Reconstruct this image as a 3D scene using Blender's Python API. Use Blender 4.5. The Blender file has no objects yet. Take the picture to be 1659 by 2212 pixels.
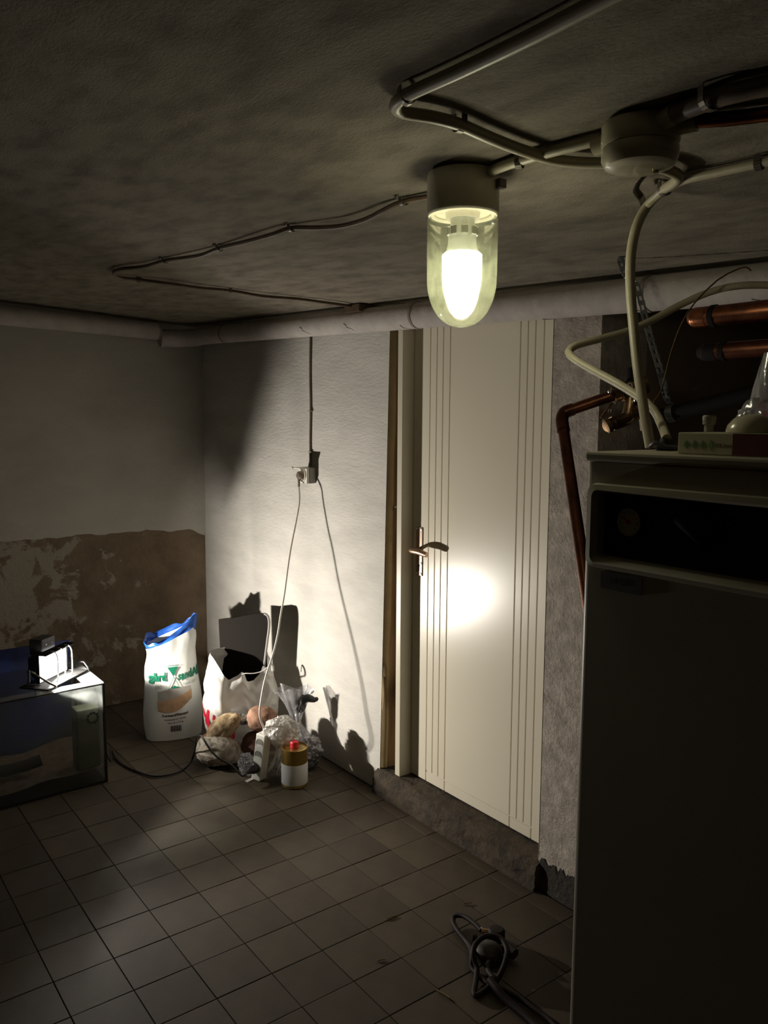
import bpy, bmesh, math, random
from mathutils import Vector, Matrix, noise
random.seed(7)
C = bpy.context.scene.collection
V = Vector

# ------------------------------------------------------------------ camera
FPX, CX, CY, EYE = 1756.7, 829.5, 1106.0, 1.55
def cam_axes(yaw, pitch, roll):
    sy, cy, sp, cp = math.sin(yaw), math.cos(yaw), math.sin(pitch), math.cos(pitch)
    f = V((sy*cp, cy*cp, -sp)); r = V((cy, -sy, 0)); d = f.cross(r)
    cr, sr = math.cos(roll), math.sin(roll)
    return cr*r+sr*d, -sr*r+cr*d, f
RI, DN, FW = cam_axes(*[math.radians(a) for a in (-53.0838, 6.5228, -0.3128)])
cam = bpy.data.objects.new('camera', bpy.data.cameras.new('camera'))
C.objects.link(cam)
m = Matrix.Identity(4)
for i in range(3):
    m[i][0], m[i][1], m[i][2] = RI[i], -DN[i], -FW[i]
m[2][3] = EYE
cam.matrix_world = m
cam.data.sensor_fit = 'VERTICAL'; cam.data.sensor_height = 36.0
cam.data.lens = FPX/2212*36.0; cam.data.clip_start = 0.02
bpy.context.scene.camera = cam

# ------------------------------------------------------------------ world, view
w = bpy.data.worlds.new('cellar_dark'); bpy.context.scene.world = w
w.use_nodes = True
w.node_tree.nodes['Background'].inputs[0].default_value = (0, 0, 0, 1)
w.node_tree.nodes['Background'].inputs[1].default_value = 0.0
vs = bpy.context.scene.view_settings
vs.view_transform = 'Standard'; vs.look = 'None'; vs.gamma = 1.0; vs.use_curve_mapping = False
vs.exposure = 0.0
BULB_STRENGTH = 28.0
FLOOD_WATTS = 31.0
FLOOD_GLASS = 6.0

# ------------------------------------------------------------------ survey helpers (points of the room, metres)
O = V((0, 0, EYE))
def ray(x, y): return RI*((x-CX)/FPX) + DN*((y-CY)/FPX) + FW
def hit(x, y, ax, v):
    r = ray(x, y); return O + r*((v-O[ax])/r[ax])
def at(x, y, d): return O + ray(x, y)*d
def proj(P):
    q = V(P)-O; z = q.dot(FW); return CX+FPX*q.dot(RI)/z, CY+FPX*q.dot(DN)/z, z
CA, CB, CC = 1.973, -0.04, -0.05
def zc(X, Y): return CA+CB*X+CC*Y            # the slightly tilted cellar ceiling
def ceil(x, y, drop=0.0):
    r = ray(x, y); t = (CA-drop-EYE)/(r.z-CB*r.x-CC*r.y); return O+r*t
HR = V((RI.x, RI.y, 0)).normalized(); HF = V((-HR.y, HR.x, 0)); UP = V((0, 0, 1))
WY, WX = 1.946, -4.29                         # door wall plane, left wall plane

# ------------------------------------------------------------------ materials
def mat(name, col, rough=0.6, metal=0.0, var=0.0, vscale=6.0, col2=None, thr=None, bump=0.0, bscale=60.0, bdist=0.004,
        spec=0.5, coat=0.0, rand=0.0, sub=0.0, stretch=None, trans=0.0):
    M = bpy.data.materials.new(name); M.use_nodes = True
    nt = M.node_tree; N = nt.nodes; L = nt.links; b = N['Principled BSDF']
    c4 = (*col, 1)
    b.inputs['Base Color'].default_value = c4
    b.inputs['Roughness'].default_value = rough; b.inputs['Metallic'].default_value = metal
    b.inputs['Specular IOR Level'].default_value = spec
    b.inputs['Coat Weight'].default_value = coat
    if trans: b.inputs['Transmission Weight'].default_value = trans
    tc = N.new('ShaderNodeTexCoord'); src = tc.outputs['Object']
    if stretch:
        mp = N.new('ShaderNodeMapping'); mp.inputs['Scale'].default_value = stretch
        L.new(src, mp.inputs[0]); src = mp.outputs[0]
    out = None
    if col2 is not None or var:
        t = N.new('ShaderNodeTexNoise'); t.inputs['Scale'].default_value = vscale; t.inputs['Detail'].default_value = 6
        t.inputs['Roughness'].default_value = 0.62
        L.new(src, t.inputs['Vector'])
        rp = N.new('ShaderNodeValToRGB')
        c2 = col2 if col2 is not None else tuple(x*(1-var) for x in col)
        lo, hi = thr if thr else (0.35, 0.68)
        rp.color_ramp.elements[0].position = lo; rp.color_ramp.elements[1].position = hi
        rp.color_ramp.elements[0].color = (*c2, 1); rp.color_ramp.elements[1].color = c4
        L.new(t.outputs['Fac'], rp.inputs[0]); out = rp.outputs[0]
    if rand:
        oi = N.new('ShaderNodeObjectInfo'); mr = N.new('ShaderNodeMapRange')
        mr.inputs[3].default_value = 1-rand; mr.inputs[4].default_value = 1+rand
        L.new(oi.outputs['Random'], mr.inputs[0])
        hsv = N.new('ShaderNodeHueSaturation'); L.new(mr.outputs[0], hsv.inputs['Value'])
        if out: L.new(out, hsv.inputs['Color'])
        else: hsv.inputs['Color'].default_value = c4
        out = hsv.outputs[0]
    if out: L.new(out, b.inputs['Base Color'])
    if bump:
        t2 = N.new('ShaderNodeTexNoise'); t2.inputs['Scale'].default_value = bscale; t2.inputs['Detail'].default_value = 8
        t2.inputs['Roughness'].default_value = 0.65
        L.new(src, t2.inputs['Vector'])
        bp = N.new('ShaderNodeBump'); bp.inputs['Strength'].default_value = bump; bp.inputs['Distance'].default_value = bdist
        L.new(t2.outputs['Fac'], bp.inputs['Height']); L.new(bp.outputs[0], b.inputs['Normal'])
    return M

def film(name, tint=(1, 1, 1), clear=0.8, gloss=0.12, haze=(0.8, 0.8, 0.8), hz=0.1, rough=0.1, bump=0.0, bscale=30.0):
    """thin clear sheet: see-through, a little cloudy, with a sheen"""
    M = bpy.data.materials.new(name); M.use_nodes = True
    nt = M.node_tree; N = nt.nodes; L = nt.links
    for n in list(N): N.remove(n)
    o = N.new('ShaderNodeOutputMaterial'); tr = N.new('ShaderNodeBsdfTransparent'); gl = N.new('ShaderNodeBsdfGlossy')
    df = N.new('ShaderNodeBsdfDiffuse'); tl = N.new('ShaderNodeBsdfTranslucent')
    tr.inputs[0].default_value = (*tint, 1); gl.inputs['Roughness'].default_value = rough
    df.inputs[0].default_value = (*haze, 1); tl.inputs[0].default_value = (*haze, 1)
    lw = N.new('ShaderNodeLayerWeight'); lw.inputs[0].default_value = 0.35
    mr = N.new('ShaderNodeMapRange'); mr.inputs[3].default_value = gloss*0.4; mr.inputs[4].default_value = min(1, gloss*5)
    L.new(lw.outputs['Fresnel'], mr.inputs[0])
    m0 = N.new('ShaderNodeMixShader'); m0.inputs[0].default_value = 0.5
    L.new(df.outputs[0], m0.inputs[1]); L.new(tl.outputs[0], m0.inputs[2])
    m1 = N.new('ShaderNodeMixShader')
    t = N.new('ShaderNodeTexNoise'); t.inputs['Scale'].default_value = bscale; t.inputs['Detail'].default_value = 5
    tc = N.new('ShaderNodeTexCoord'); L.new(tc.outputs['Object'], t.inputs['Vector'])
    m2r = N.new('ShaderNodeMapRange'); m2r.inputs[1].default_value = 0.3; m2r.inputs[2].default_value = 0.75
    m2r.inputs[3].default_value = (1-clear)*0.35+hz*0.3; m2r.inputs[4].default_value = min(1, (1-clear)*1.3+hz)
    L.new(t.outputs['Fac'], m2r.inputs[0]); L.new(m2r.outputs[0], m1.inputs[0])
    L.new(tr.outputs[0], m1.inputs[1]); L.new(m0.outputs[0], m1.inputs[2])
    m2 = N.new('ShaderNodeMixShader'); L.new(mr.outputs[0], m2.inputs[0])
    L.new(m1.outputs[0], m2.inputs[1]); L.new(gl.outputs[0], m2.inputs[2])
    if bump:
        bp = N.new('ShaderNodeBump'); bp.inputs['Strength'].default_value = bump; bp.inputs['Distance'].default_value = 0.004
        L.new(t.outputs['Fac'], bp.inputs['Height'])
        for n in (gl, df, tl): L.new(bp.outputs[0], n.inputs['Normal'])
    L.new(m2.outputs[0], o.inputs[0])
    return M

def glow(name, col, s):
    M = bpy.data.materials.new(name); M.use_nodes = True
    b = M.node_tree.nodes['Principled BSDF']
    b.inputs['Base Color'].default_value = (*col, 1)
    b.inputs['Emission Color'].default_value = (*col, 1); b.inputs['Emission Strength'].default_value = s
    return M

def wall_left_mat():
    """lower band of the left wall: brown damp render with flakes of old white paint"""
    M = mat('damp_render', (0.25, 0.18, 0.115), 0.9, var=0.35, vscale=7, bump=0.7, bscale=40, bdist=0.01)
    nt = M.node_tree; N = nt.nodes; L = nt.links; b = N['Principled BSDF']
    base = b.inputs['Base Color'].links[0].from_socket
    tc = N.new('ShaderNodeTexCoord')
    sx = N.new('ShaderNodeSeparateXYZ'); L.new(tc.outputs['Object'], sx.inputs[0])
    t = N.new('ShaderNodeTexNoise'); t.inputs['Scale'].default_value = 5.5; t.inputs['Detail'].default_value = 9
    t.inputs['Roughness'].default_value = 0.68; t.inputs['Distortion'].default_value = 0.4
    L.new(tc.outputs['Object'], t.inputs['Vector'])
    mr = N.new('ShaderNodeMapRange')           # more of the paint is left further from the corner
    mr.inputs[1].default_value = 0.9; mr.inputs[2].default_value = 1.75; mr.inputs[3].default_value = 0.10; mr.inputs[4].default_value = -0.13
    L.new(sx.outputs['Y'], mr.inputs[0])
    ad = N.new('ShaderNodeMath'); ad.operation = 'ADD'; L.new(t.outputs['Fac'], ad.inputs[0]); L.new(mr.outputs[0], ad.inputs[1])
    rp = N.new('ShaderNodeValToRGB'); rp.color_ramp.elements[0].position = 0.53; rp.color_ramp.elements[1].position = 0.56
    L.new(ad.outputs[0], rp.inputs[0])
    mx = N.new('ShaderNodeMix'); mx.data_type = 'RGBA'
    L.new(rp.outputs[0], mx.inputs['Factor']); L.new(base, mx.inputs['A']); mx.inputs['B'].default_value = (0.36, 0.32, 0.255, 1)
    L.new(mx.outputs['Result'], b.inputs['Base Color'])
    return M

M = {}
M['plaster'] = mat('white_wall_plaster', (0.66, 0.63, 0.575), 0.85, var=0.16, vscale=3.5, bump=0.45, bscale=30, bdist=0.008, stretch=(1, 1, 3.2))
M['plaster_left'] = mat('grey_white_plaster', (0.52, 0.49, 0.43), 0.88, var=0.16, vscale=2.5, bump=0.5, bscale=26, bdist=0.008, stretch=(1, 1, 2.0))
M['unseen'] = mat('dark_cellar_plaster', (0.17, 0.145, 0.115), 0.9, var=0.2)
M['rough'] = mat('rough_grey_plaster', (0.66, 0.575, 0.50), 0.92, var=0.4, vscale=22, bump=1.0, bscale=85, bdist=0.008)
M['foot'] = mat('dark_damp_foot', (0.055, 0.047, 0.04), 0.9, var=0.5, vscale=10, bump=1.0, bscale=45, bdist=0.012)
M['recess'] = mat('brown_recess_plaster', (0.30, 0.22, 0.16), 0.9, var=0.25, vscale=3, bump=0.4, bscale=20)
M['damp'] = wall_left_mat()
M['ceiling'] = mat('ceiling_plaster', (0.27, 0.235, 0.175), 0.92, col2=(0.14, 0.12, 0.088), thr=(0.32, 0.6), vscale=12, bump=0.7, bscale=170, bdist=0.006, stretch=(0.6, 1.4, 1))
M['grout'] = mat('dark_grout', (0.035, 0.027, 0.02), 0.95, var=0.4, vscale=20)
M['tile'] = mat('worn_floor_tile', (0.10, 0.078, 0.053), 0.65, col2=(0.063, 0.048, 0.033), thr=(0.3, 0.66), vscale=5, bump=0.25, bscale=35, bdist=0.002, rand=0.16, spec=0.35)
M['sill'] = mat('crumbling_concrete', (0.085, 0.062, 0.039), 0.9, col2=(0.034, 0.026, 0.019), thr=(0.35, 0.6), vscale=11, bump=1.0, bscale=40, bdist=0.012)
M['door'] = mat('cream_gloss_paint', (0.76, 0.70, 0.56), 0.27, spec=0.5, bump=0.03, bscale=18, bdist=0.002)
M['frame'] = mat('cream_frame_paint', (0.66, 0.61, 0.49), 0.35)
M['wood'] = mat('bare_brown_board', (0.32, 0.2, 0.1), 0.8, col2=(0.18, 0.1, 0.045), vscale=9, stretch=(3, 3, 0.4), bump=0.4, bscale=30)
M['paper'] = mat('torn_tan_paper', (0.42, 0.3, 0.15), 0.75, var=0.25, vscale=12)
M['pipewrap'] = mat('painted_pipe_wrap', (0.55, 0.5, 0.46), 0.8, var=0.22, vscale=11, bump=0.6, bscale=26, bdist=0.006)
M['seam'] = mat('dirty_wrap_seam', (0.34, 0.29, 0.25), 0.9, var=0.3)
M['cable_white'] = mat('aged_white_cable', (0.42, 0.375, 0.265), 0.45, var=0.15, vscale=20)
M['cable_grey'] = mat('grey_brown_cable', (0.22, 0.17, 0.12), 0.5, var=0.4, vscale=25)
M['cable_brown'] = mat('brown_flat_cable', (0.13, 0.085, 0.05), 0.45, var=0.4, vscale=40)
M['cord_white'] = mat('white_cord', (0.78, 0.74, 0.66), 0.4)
M['black'] = mat('black_rubber', (0.018, 0.017, 0.018), 0.45)
M['clip'] = mat('dull_steel_clip', (0.16, 0.14, 0.12), 0.5, metal=0.8)
M['galv'] = mat('galvanised_steel', (0.4, 0.43, 0.45), 0.4, metal=0.9, var=0.3, vscale=60)
M['porcelain'] = mat('cream_porcelain', (0.6, 0.56, 0.44), 0.3, coat=0.3)
M['bakelite'] = mat('cream_bakelite', (0.5, 0.46, 0.33), 0.25, coat=0.4)
M['glassdome'] = film('greenish_lamp_glass', (0.93, 0.95, 0.85), 0.95, 0.10, (0.62, 0.66, 0.42), 0.07, 0.08, 0.0, 55)
M['bulb'] = glow('lit_bulb', (1.0, 0.945, 0.76), BULB_STRENGTH)
M['collar'] = mat('white_bulb_collar', (0.5, 0.52, 0.45), 0.4)
M['copper'] = mat('copper_pipe', (0.55, 0.2, 0.09), 0.3, metal=1.0, col2=(0.2, 0.08, 0.045), vscale=14)
M['brass'] = mat('old_brass', (0.45, 0.3, 0.15), 0.35, metal=1.0, col2=(0.16, 0.1, 0.06), vscale=30)
M['handle'] = mat('bronze_handle', (0.78, 0.5, 0.36), 0.32, metal=0.85)
M['plate'] = mat('brown_handle_plate', (0.36, 0.27, 0.21), 0.4, metal=0.6)
M['screw'] = mat('bright_screw', (0.75, 0.72, 0.68), 0.25, metal=1.0)
M['darkpipe'] = mat('black_pipe_insulation', (0.008, 0.007, 0.007), 0.8, spec=0.2)
M['oldcopper'] = mat('browned_copper', (0.24, 0.085, 0.045), 0.38, metal=1.0, col2=(0.09, 0.04, 0.025), vscale=14)
M['lip'] = mat('matt_black_hood', (0.012, 0.012, 0.012), 0.7, spec=0.1)  # near black so the hood bounces no light up to the ceiling
M['boiler'] = mat('cream_boiler_enamel', (0.50, 0.46, 0.36), 0.4, var=0.05)
M['lid'] = mat('beige_boiler_lid', (0.42, 0.38, 0.28), 0.45)
M['panel'] = mat('black_control_panel', (0.03, 0.033, 0.032), 0.5)
M['knob'] = mat('black_knob', (0.008, 0.008, 0.008), 0.4)
M['dial'] = mat('cream_dial', (0.75, 0.7, 0.5), 0.5)
M['red'] = mat('red_paint', (0.6, 0.02, 0.03), 0.45)
M['greylabel'] = mat('grey_type_plate', (0.16, 0.15, 0.15), 0.5)
M['ink'] = mat('black_ink', (0.015, 0.018, 0.015), 0.7)
M['green'] = mat('green_print', (0.0, 0.16, 0.085), 0.6)
M['greyink'] = mat('grey_print', (0.2, 0.24, 0.2), 0.7)
M['sack'] = mat('white_plastic_sack', (0.76, 0.77, 0.74), 0.42, bump=0.15, bscale=30, bdist=0.004, spec=0.4)
M['blue'] = mat('blue_plastic', (0.02, 0.14, 0.62), 0.35, col2=(0.02, 0.07, 0.3), vscale=25)
M['window'] = mat('cloudy_sack_window', (0.36, 0.34, 0.31), 0.3, var=0.25, vscale=15)
M['sand'] = mat('tan_sand', (0.46, 0.29, 0.165), 0.8, var=0.35, vscale=30)
M['carrier'] = mat('white_carrier_plastic', (0.68, 0.66, 0.62), 0.3, spec=0.6, bump=0.25, bscale=25, bdist=0.004)
M['redprint'] = mat('red_print', (0.72, 0.02, 0.05), 0.4)
M['slab'] = mat('charcoal_sheet', (0.018, 0.016, 0.014), 0.95, spec=0.0)
M['litedge'] = mat('lit_sheet_edge', (0.28, 0.26, 0.25), 0.5)
M['granite'] = mat('grey_granite', (0.42, 0.36, 0.29), 0.85, col2=(0.14, 0.11, 0.09), thr=(0.36, 0.52), vscale=38, bump=0.8, bscale=40, bdist=0.008)
M['tanstone'] = mat('tan_stone', (0.44, 0.32, 0.18), 0.88, col2=(0.17, 0.10, 0.055), thr=(0.38, 0.6), vscale=24, bump=0.6, bscale=40, bdist=0.006)
M['redstone'] = mat('reddish_stone', (0.36, 0.20, 0.13), 0.88, col2=(0.18, 0.085, 0.055), thr=(0.38, 0.6), vscale=26, bump=0.6, bscale=40, bdist=0.006)
M['darkstone'] = mat('dark_red_stone', (0.18, 0.075, 0.05), 0.85, col2=(0.09, 0.04, 0.03), vscale=15, bump=0.6, bscale=40, bdist=0.006)
M['strip'] = mat('white_power_strip', (0.74, 0.71, 0.65), 0.35)
M['socket'] = mat('grey_socket_well', (0.3, 0.28, 0.24), 0.5)
M['gold'] = mat('gold_tin', (0.5, 0.34, 0.1), 0.3, metal=0.85)
M['paperlabel'] = mat('white_paper_label', (0.75, 0.74, 0.73), 0.6)
M['clear'] = film('clear_plastic_bag', (0.93, 0.93, 0.95), 0.62, 0.16, (0.72, 0.72, 0.75), 0.1, 0.15, 0.8, 22)
M['white_film'] = film('cloudy_white_bag', (0.95, 0.93, 0.9), 0.1, 0.16, (0.9, 0.87, 0.82), 0.5, 0.18, 0.5, 14)
M['darkbag'] = mat('dark_mesh_bag', (0.055, 0.055, 0.055), 0.35, var=0.5, vscale=20, bump=0.9, bscale=22, bdist=0.012)
M['gravel'] = mat('grey_gravel', (0.16, 0.15, 0.15), 0.7, var=0.6, vscale=45, bump=0.8, bscale=50, bdist=0.008)
M['foil'] = mat('silver_foil', (0.7, 0.72, 0.76), 0.25, metal=1.0, bump=0.6, bscale=30, bdist=0.006)
M['tankglass'] = film('aquarium_glass', (0.93, 0.95, 0.95), 0.95, 0.07, (0.5, 0.52, 0.5), 0.04, 0.03, 0.0, 14)
M['silicone'] = mat('black_silicone', (0.012, 0.012, 0.013), 0.4)
M['rim'] = film('limescaled_glass_rim', (0.97, 0.98, 0.98), 0.82, 0.06, (0.6, 0.61, 0.6), 0.10, 0.2, 0.0, 30)
M['backdrop'] = mat('dark_blue_backdrop', (0.02, 0.05, 0.27), 0.55, col2=(0.008, 0.014, 0.06), vscale=4)
M['tanksand'] = mat('tank_gravel', (0.2, 0.13, 0.08), 0.9, var=0.5, vscale=30, bump=0.8, bscale=60, bdist=0.008)
M['filter'] = mat('olive_filter_box', (0.10, 0.105, 0.055), 0.5, var=0.3)
M['log'] = mat('dark_driftwood', (0.03, 0.022, 0.017), 0.9, bump=0.8, bscale=30)
M['housing'] = mat('dark_grey_cast_housing', (0.07, 0.068, 0.07), 0.5)
M['wire'] = mat('white_wire_guard', (0.7, 0.7, 0.7), 0.3, metal=0.4)
M['floodglass'] = glow('lit_flood_glass', (1.0, 0.985, 0.94), FLOOD_GLASS)
M['carton'] = mat('cream_carton', (0.5, 0.47, 0.32), 0.7)
M['greenprint'] = mat('pale_green_print', (0.16, 0.28, 0.1), 0.7)
M['brownprint'] = mat('brown_print', (0.13, 0.1, 0.06), 0.7)
M['darkred'] = mat('dark_red_carton', (0.11, 0.015, 0.015), 0.6)
M['dome'] = mat('cream_plastic_dome', (0.55, 0.5, 0.36), 0.25, coat=0.3)
M['hose'] = mat('dark_red_rubber_hose', (0.016, 0.008, 0.007), 0.6, spec=0.25)
M['regulator'] = mat('dull_grey_regulator', (0.03, 0.022, 0.018), 0.55, metal=0.2)
M['straw'] = mat('dry_straw', (0.3, 0.22, 0.1), 0.9)

# ------------------------------------------------------------------ mesh helpers
class MB:
    def __init__(s): s.bm = bmesh.new()
    def box(s, a, b, bev=0.0, mtx=None):
        a, b = V(a), V(b); bm = bmesh.new()
        bmesh.ops.create_cube(bm, size=1)
        for v in bm.verts:
            v.co = V(((v.co.x+.5)*(b.x-a.x)+a.x, (v.co.y+.5)*(b.y-a.y)+a.y, (v.co.z+.5)*(b.z-a.z)+a.z))
        if bev: bmesh.ops.bevel(bm, geom=bm.edges[:], offset=bev, segments=2, affect='EDGES', profile=0.6)
        return s.merge(bm, mtx)
    def merge(s, bm, mtx=None):
        if mtx is not None: bm.transform(mtx)
        me = bpy.data.meshes.new('t'); bm.to_mesh(me); bm.free(); s.bm.from_mesh(me); bpy.data.meshes.remove(me); return s
    def lathe(s, prof, n=32, mtx=None, close=True):
        bm = bmesh.new(); rings = []
        for r, z in prof:
            if r < 1e-6: rings.append([bm.verts.new((0, 0, z))])
            else: rings.append([bm.verts.new((r*math.cos(2*math.pi*i/n), r*math.sin(2*math.pi*i/n), z)) for i in range(n)])
        for A, B in zip(rings, rings[1:]):
            for i in range(n):
                j = (i+1) % n
                if len(A) == 1 and len(B) == 1: continue
                if len(A) == 1: bm.faces.new((A[0], B[j], B[i]))
                elif len(B) == 1: bm.faces.new((A[i], A[j], B[0]))
                else: bm.faces.new((A[i], A[j], B[j], B[i]))
        bmesh.ops.recalc_face_normals(bm, faces=bm.faces)
        return s.merge(bm, mtx)
    def tube(s, pts, r, n=10, step=0.02, smooth=True, cap=True, flat=None):
        pts = [V(p) for p in pts]
        P = spline(pts, step) if smooth and len(pts) > 2 else pts
        bm = bmesh.new(); rings = []
        t0 = (P[1]-P[0]).normalized()
        up = V((0, 0, 1)) if abs(t0.z) < 0.9 else V((1, 0, 0))
        nrm = (up - t0*up.dot(t0)).normalized()
        for i, p in enumerate(P):
            t = (P[min(i+1, len(P)-1)]-P[max(i-1, 0)])
            t = t.normalized() if t.length > 1e-9 else t0
            nrm = nrm - t*nrm.dot(t)
            nrm = nrm.normalized() if nrm.length > 1e-6 else t.orthogonal().normalized()
            bi = t.cross(nrm)
            rr = r[min(i, len(r)-1)] if isinstance(r, list) else r
            fl = flat if flat else 1.0
            rings.append([bm.verts.new(p+nrm*(rr*fl*math.cos(2*math.pi*k/n))+bi*(rr*math.sin(2*math.pi*k/n))) for k in range(n)])
        for A, B in zip(rings, rings[1:]):
            for i in range(n): bm.faces.new((A[i], A[(i+1) % n], B[(i+1) % n], B[i]))
        if cap: bm.faces.new(rings[0][::-1]); bm.faces.new(rings[-1])
        bmesh.ops.recalc_face_normals(bm, faces=bm.faces)
        return s.merge(bm)
    def cyl(s, a, b, r, n=20): return s.tube([a, b], r, n, smooth=False)
    def grid(s, fn, nu, nv, wrap=False):
        bm = bmesh.new(); vs = [[bm.verts.new(fn(i/nu, j/nv)) for j in range(nv+1)] for i in range(nu if wrap else nu+1)]
        for i in range(nu):
            for j in range(nv):
                k = (i+1) % nu if wrap else i+1
                bm.faces.new((vs[i][j], vs[k][j], vs[k][j+1], vs[i][j+1]))
        return s.merge(bm)
    def poly(s, pts, thick):
        """flat outline (list of 3-D points) given a thickness vector"""
        bm = bmesh.new(); t = V(thick); a = [bm.verts.new(V(p)) for p in pts]; b = [bm.verts.new(V(p)+t) for p in pts]
        bm.faces.new(a); bm.faces.new(b[::-1]); n = len(a)
        for i in range(n): bm.faces.new((a[i], b[i], b[(i+1) % n], a[(i+1) % n]))
        bmesh.ops.recalc_face_normals(bm, faces=bm.faces)
        return s.merge(bm)
    def build(s, name, m, parent=None, smooth=False, world=False):
        me = bpy.data.meshes.new(name); s.bm.to_mesh(me); s.bm.free()
        return obj(name, me, m, parent, smooth)

def obj(name, me, m, parent=None, smooth=False):
    if m is not None and not me.materials: me.materials.append(m)
    if smooth:
        me.polygons.foreach_set('use_smooth', [True]*len(me.polygons)); me.set_sharp_from_angle(angle=math.radians(38))
    o = bpy.data.objects.new(name, me); C.objects.link(o)
    if parent is not None:
        o.parent = parent; o.matrix_parent_inverse = parent.matrix_basis.inverted()
    return o
def spline(P, step):
    out = []; n = len(P)
    for i in range(n-1):
        p0, p1, p2, p3 = P[max(i-1, 0)], P[i], P[i+1], P[min(i+2, n-1)]
        k = max(2, int((p2-p1).length/step))
        for j in range(k):
            t = j/k
            out.append(0.5*((2*p1)+(p2-p0)*t+(2*p0-5*p1+4*p2-p3)*t*t+(3*p1-p0-3*p2+p3)*t**3))
    out.append(P[-1].copy()); return out
def frame(o, z, x=None):
    z = V(z).normalized(); x = V(x) if x is not None else (V((0, 0, 1)) if abs(z.z) < 0.9 else V((1, 0, 0)))
    x = (x-z*x.dot(z)).normalized(); y = z.cross(x)
    return Matrix(((x.x, y.x, z.x, o[0]), (x.y, y.y, z.y, o[1]), (x.z, y.z, z.z, o[2]), (0, 0, 0, 1)))
def thing(name, label, cat, loc, group=None):
    o = bpy.data.objects.new(name, None); C.objects.link(o); o.location = loc; o.empty_display_size = 0.05
    bpy.context.view_layer.update()
    return tag(o, label, cat, group)
def tag(o, label, cat, group=None, kind=None):
    o['label'] = label; o['category'] = cat
    if group: o['group'] = group
    if kind: o['kind'] = kind
    return o
def struct(o, label, cat): return tag(o, label, cat, kind='structure')
def nz(p, s=1.0, seed=0): return noise.noise(V((p[0]*s+seed*7.3, p[1]*s-seed*3.1, p[2]*s+seed*1.7)))
def blob(c, rad, rot=(0, 0, 0), amp=0.12, fs=3.0, seed=0, sub=4, facet=0.0):
    b = MB(); bm = bmesh.new(); bmesh.ops.create_icosphere(bm, subdivisions=sub, radius=1.0)
    from mathutils import Euler
    R = Euler(rot).to_matrix()
    for v in bm.verts:
        n = v.co.normalized(); k = 1+amp*nz(n, fs*0.5, seed)+amp*0.5*nz(n, fs*1.6, seed+3)+amp*0.22*nz(n, fs*4, seed+5)+amp*0.1*nz(n, fs*9, seed+8)
        q = V((n.x*rad[0]*k, n.y*rad[1]*k, n.z*rad[2]*k)); v.co = V(c)+HR*(R@q).x+HF*(R@q).y+UP*(R@q).z
    b.merge(bm); return b
def text2d(body, size, align='LEFT', bold=0.0):
    cu = bpy.data.curves.new('txt', 'FONT'); cu.body = body; cu.size = size; cu.align_x = align; cu.offset = bold
    cu.resolution_u = 3
    o = bpy.data.objects.new('txt', cu); me = bpy.data.meshes.new_from_object(o)
    vs_ = [v.co.copy() for v in me.vertices]; fs = [tuple(p.vertices) for p in me.polygons]
    bpy.data.objects.remove(o); bpy.data.curves.remove(cu); bpy.data.meshes.remove(me)
    return vs_, fs
def text_on(name, body, size, fn, m, parent, align='LEFT', bold=0.0, sx=1.0, sy=1.0):
    vs_, fs = text2d(body, size, align, bold)
    me = bpy.data.meshes.new(name); me.from_pydata([fn(v.x*sx, v.y*sy) for v in vs_], [], fs); me.update()
    return obj(name, me, m, parent)

# ================================================================== THE ROOM
XR, YF, YB = 2.2, -3.0, 3.1                  # right wall, wall behind the camera, back of the recess
RX = -1.544                                   # left side of the recess beside the boiler
DL, DR = -2.612, -1.728                       # door opening in the door wall
# floor slab (mortar bed) and tiles
b = MB(); b.box((WX-.1, YF-.1, -0.12), (XR+.1, YB+.1, -0.004)); floor = b.build('floor', M['grout'])
struct(floor, 'worn beige tiled cellar floor with dark joints', 'floor')
TX, TY, GX, GY = 0.1635, 0.1675, -1.720, 1.197
tb = {}
def tile_mesh(wx, wy):
    key = (round(wx, 3), round(wy, 3))
    if key not in tb:
        q = MB(); q.box((-wx/2, -wy/2, -0.010), (wx/2, wy/2, 0.0), 0.0012)
        me = bpy.data.meshes.new('floor_tile'); q.bm.to_mesh(me); q.bm.free(); me.materials.append(M['tile']); tb[key] = me
    return tb[key]
rest = MB(); seen = 0
for i in range(-17, 25):
    for j in range(-26, 13):
        x0, x1 = GX+i*TX, GX+(i+1)*TX; y0, y1 = GY+j*TY, GY+(j+1)*TY
        lim = WY-0.004 if x0 < RX+0.02 else YB-0.004
        x0, x1, y0, y1 = max(x0, WX+.004), min(x1, XR-.004), max(y0, YF+.004), min(y1, lim)
        if x1-x0 < 0.03 or y1-y0 < 0.03: continue
        g = 0.0028; cx, cy = (x0+x1)/2, (y0+y1)/2
        vis = False
        for X in (x0, x1):
            for Y in (y0, y1):
                if (V((X, Y, 0))-O).dot(FW) > 0.3:
                    px, py, d = proj((X, Y, 0))
                    if -20 < px < 1250 and 0 < py < 2240 and not (Y > 1.1 and X > -0.8): vis = True
        if cx < -3.72 and cy < 0.9: vis = False          # under and behind the tank
        if vis:
            o = bpy.data.objects.new('floor_tile', tile_mesh(x1-x0-g, y1-y0-g)); C.objects.link(o)
            o.location = (cx, cy, random.uniform(-0.0012, 0.0)); o.rotation_euler = (random.uniform(-.004, .004), random.uniform(-.004, .004), random.uniform(-.004, .004))
            o.parent = floor; seen += 1
        else: rest.box((x0+g/2, y0+g/2, -.01), (x1-g/2, y1-g/2, -0.0005))
r_ = rest.build('floor_tile_field', M['tile'], floor); r_['kind'] = 'stuff'
print('tiles in view', seen)

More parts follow.
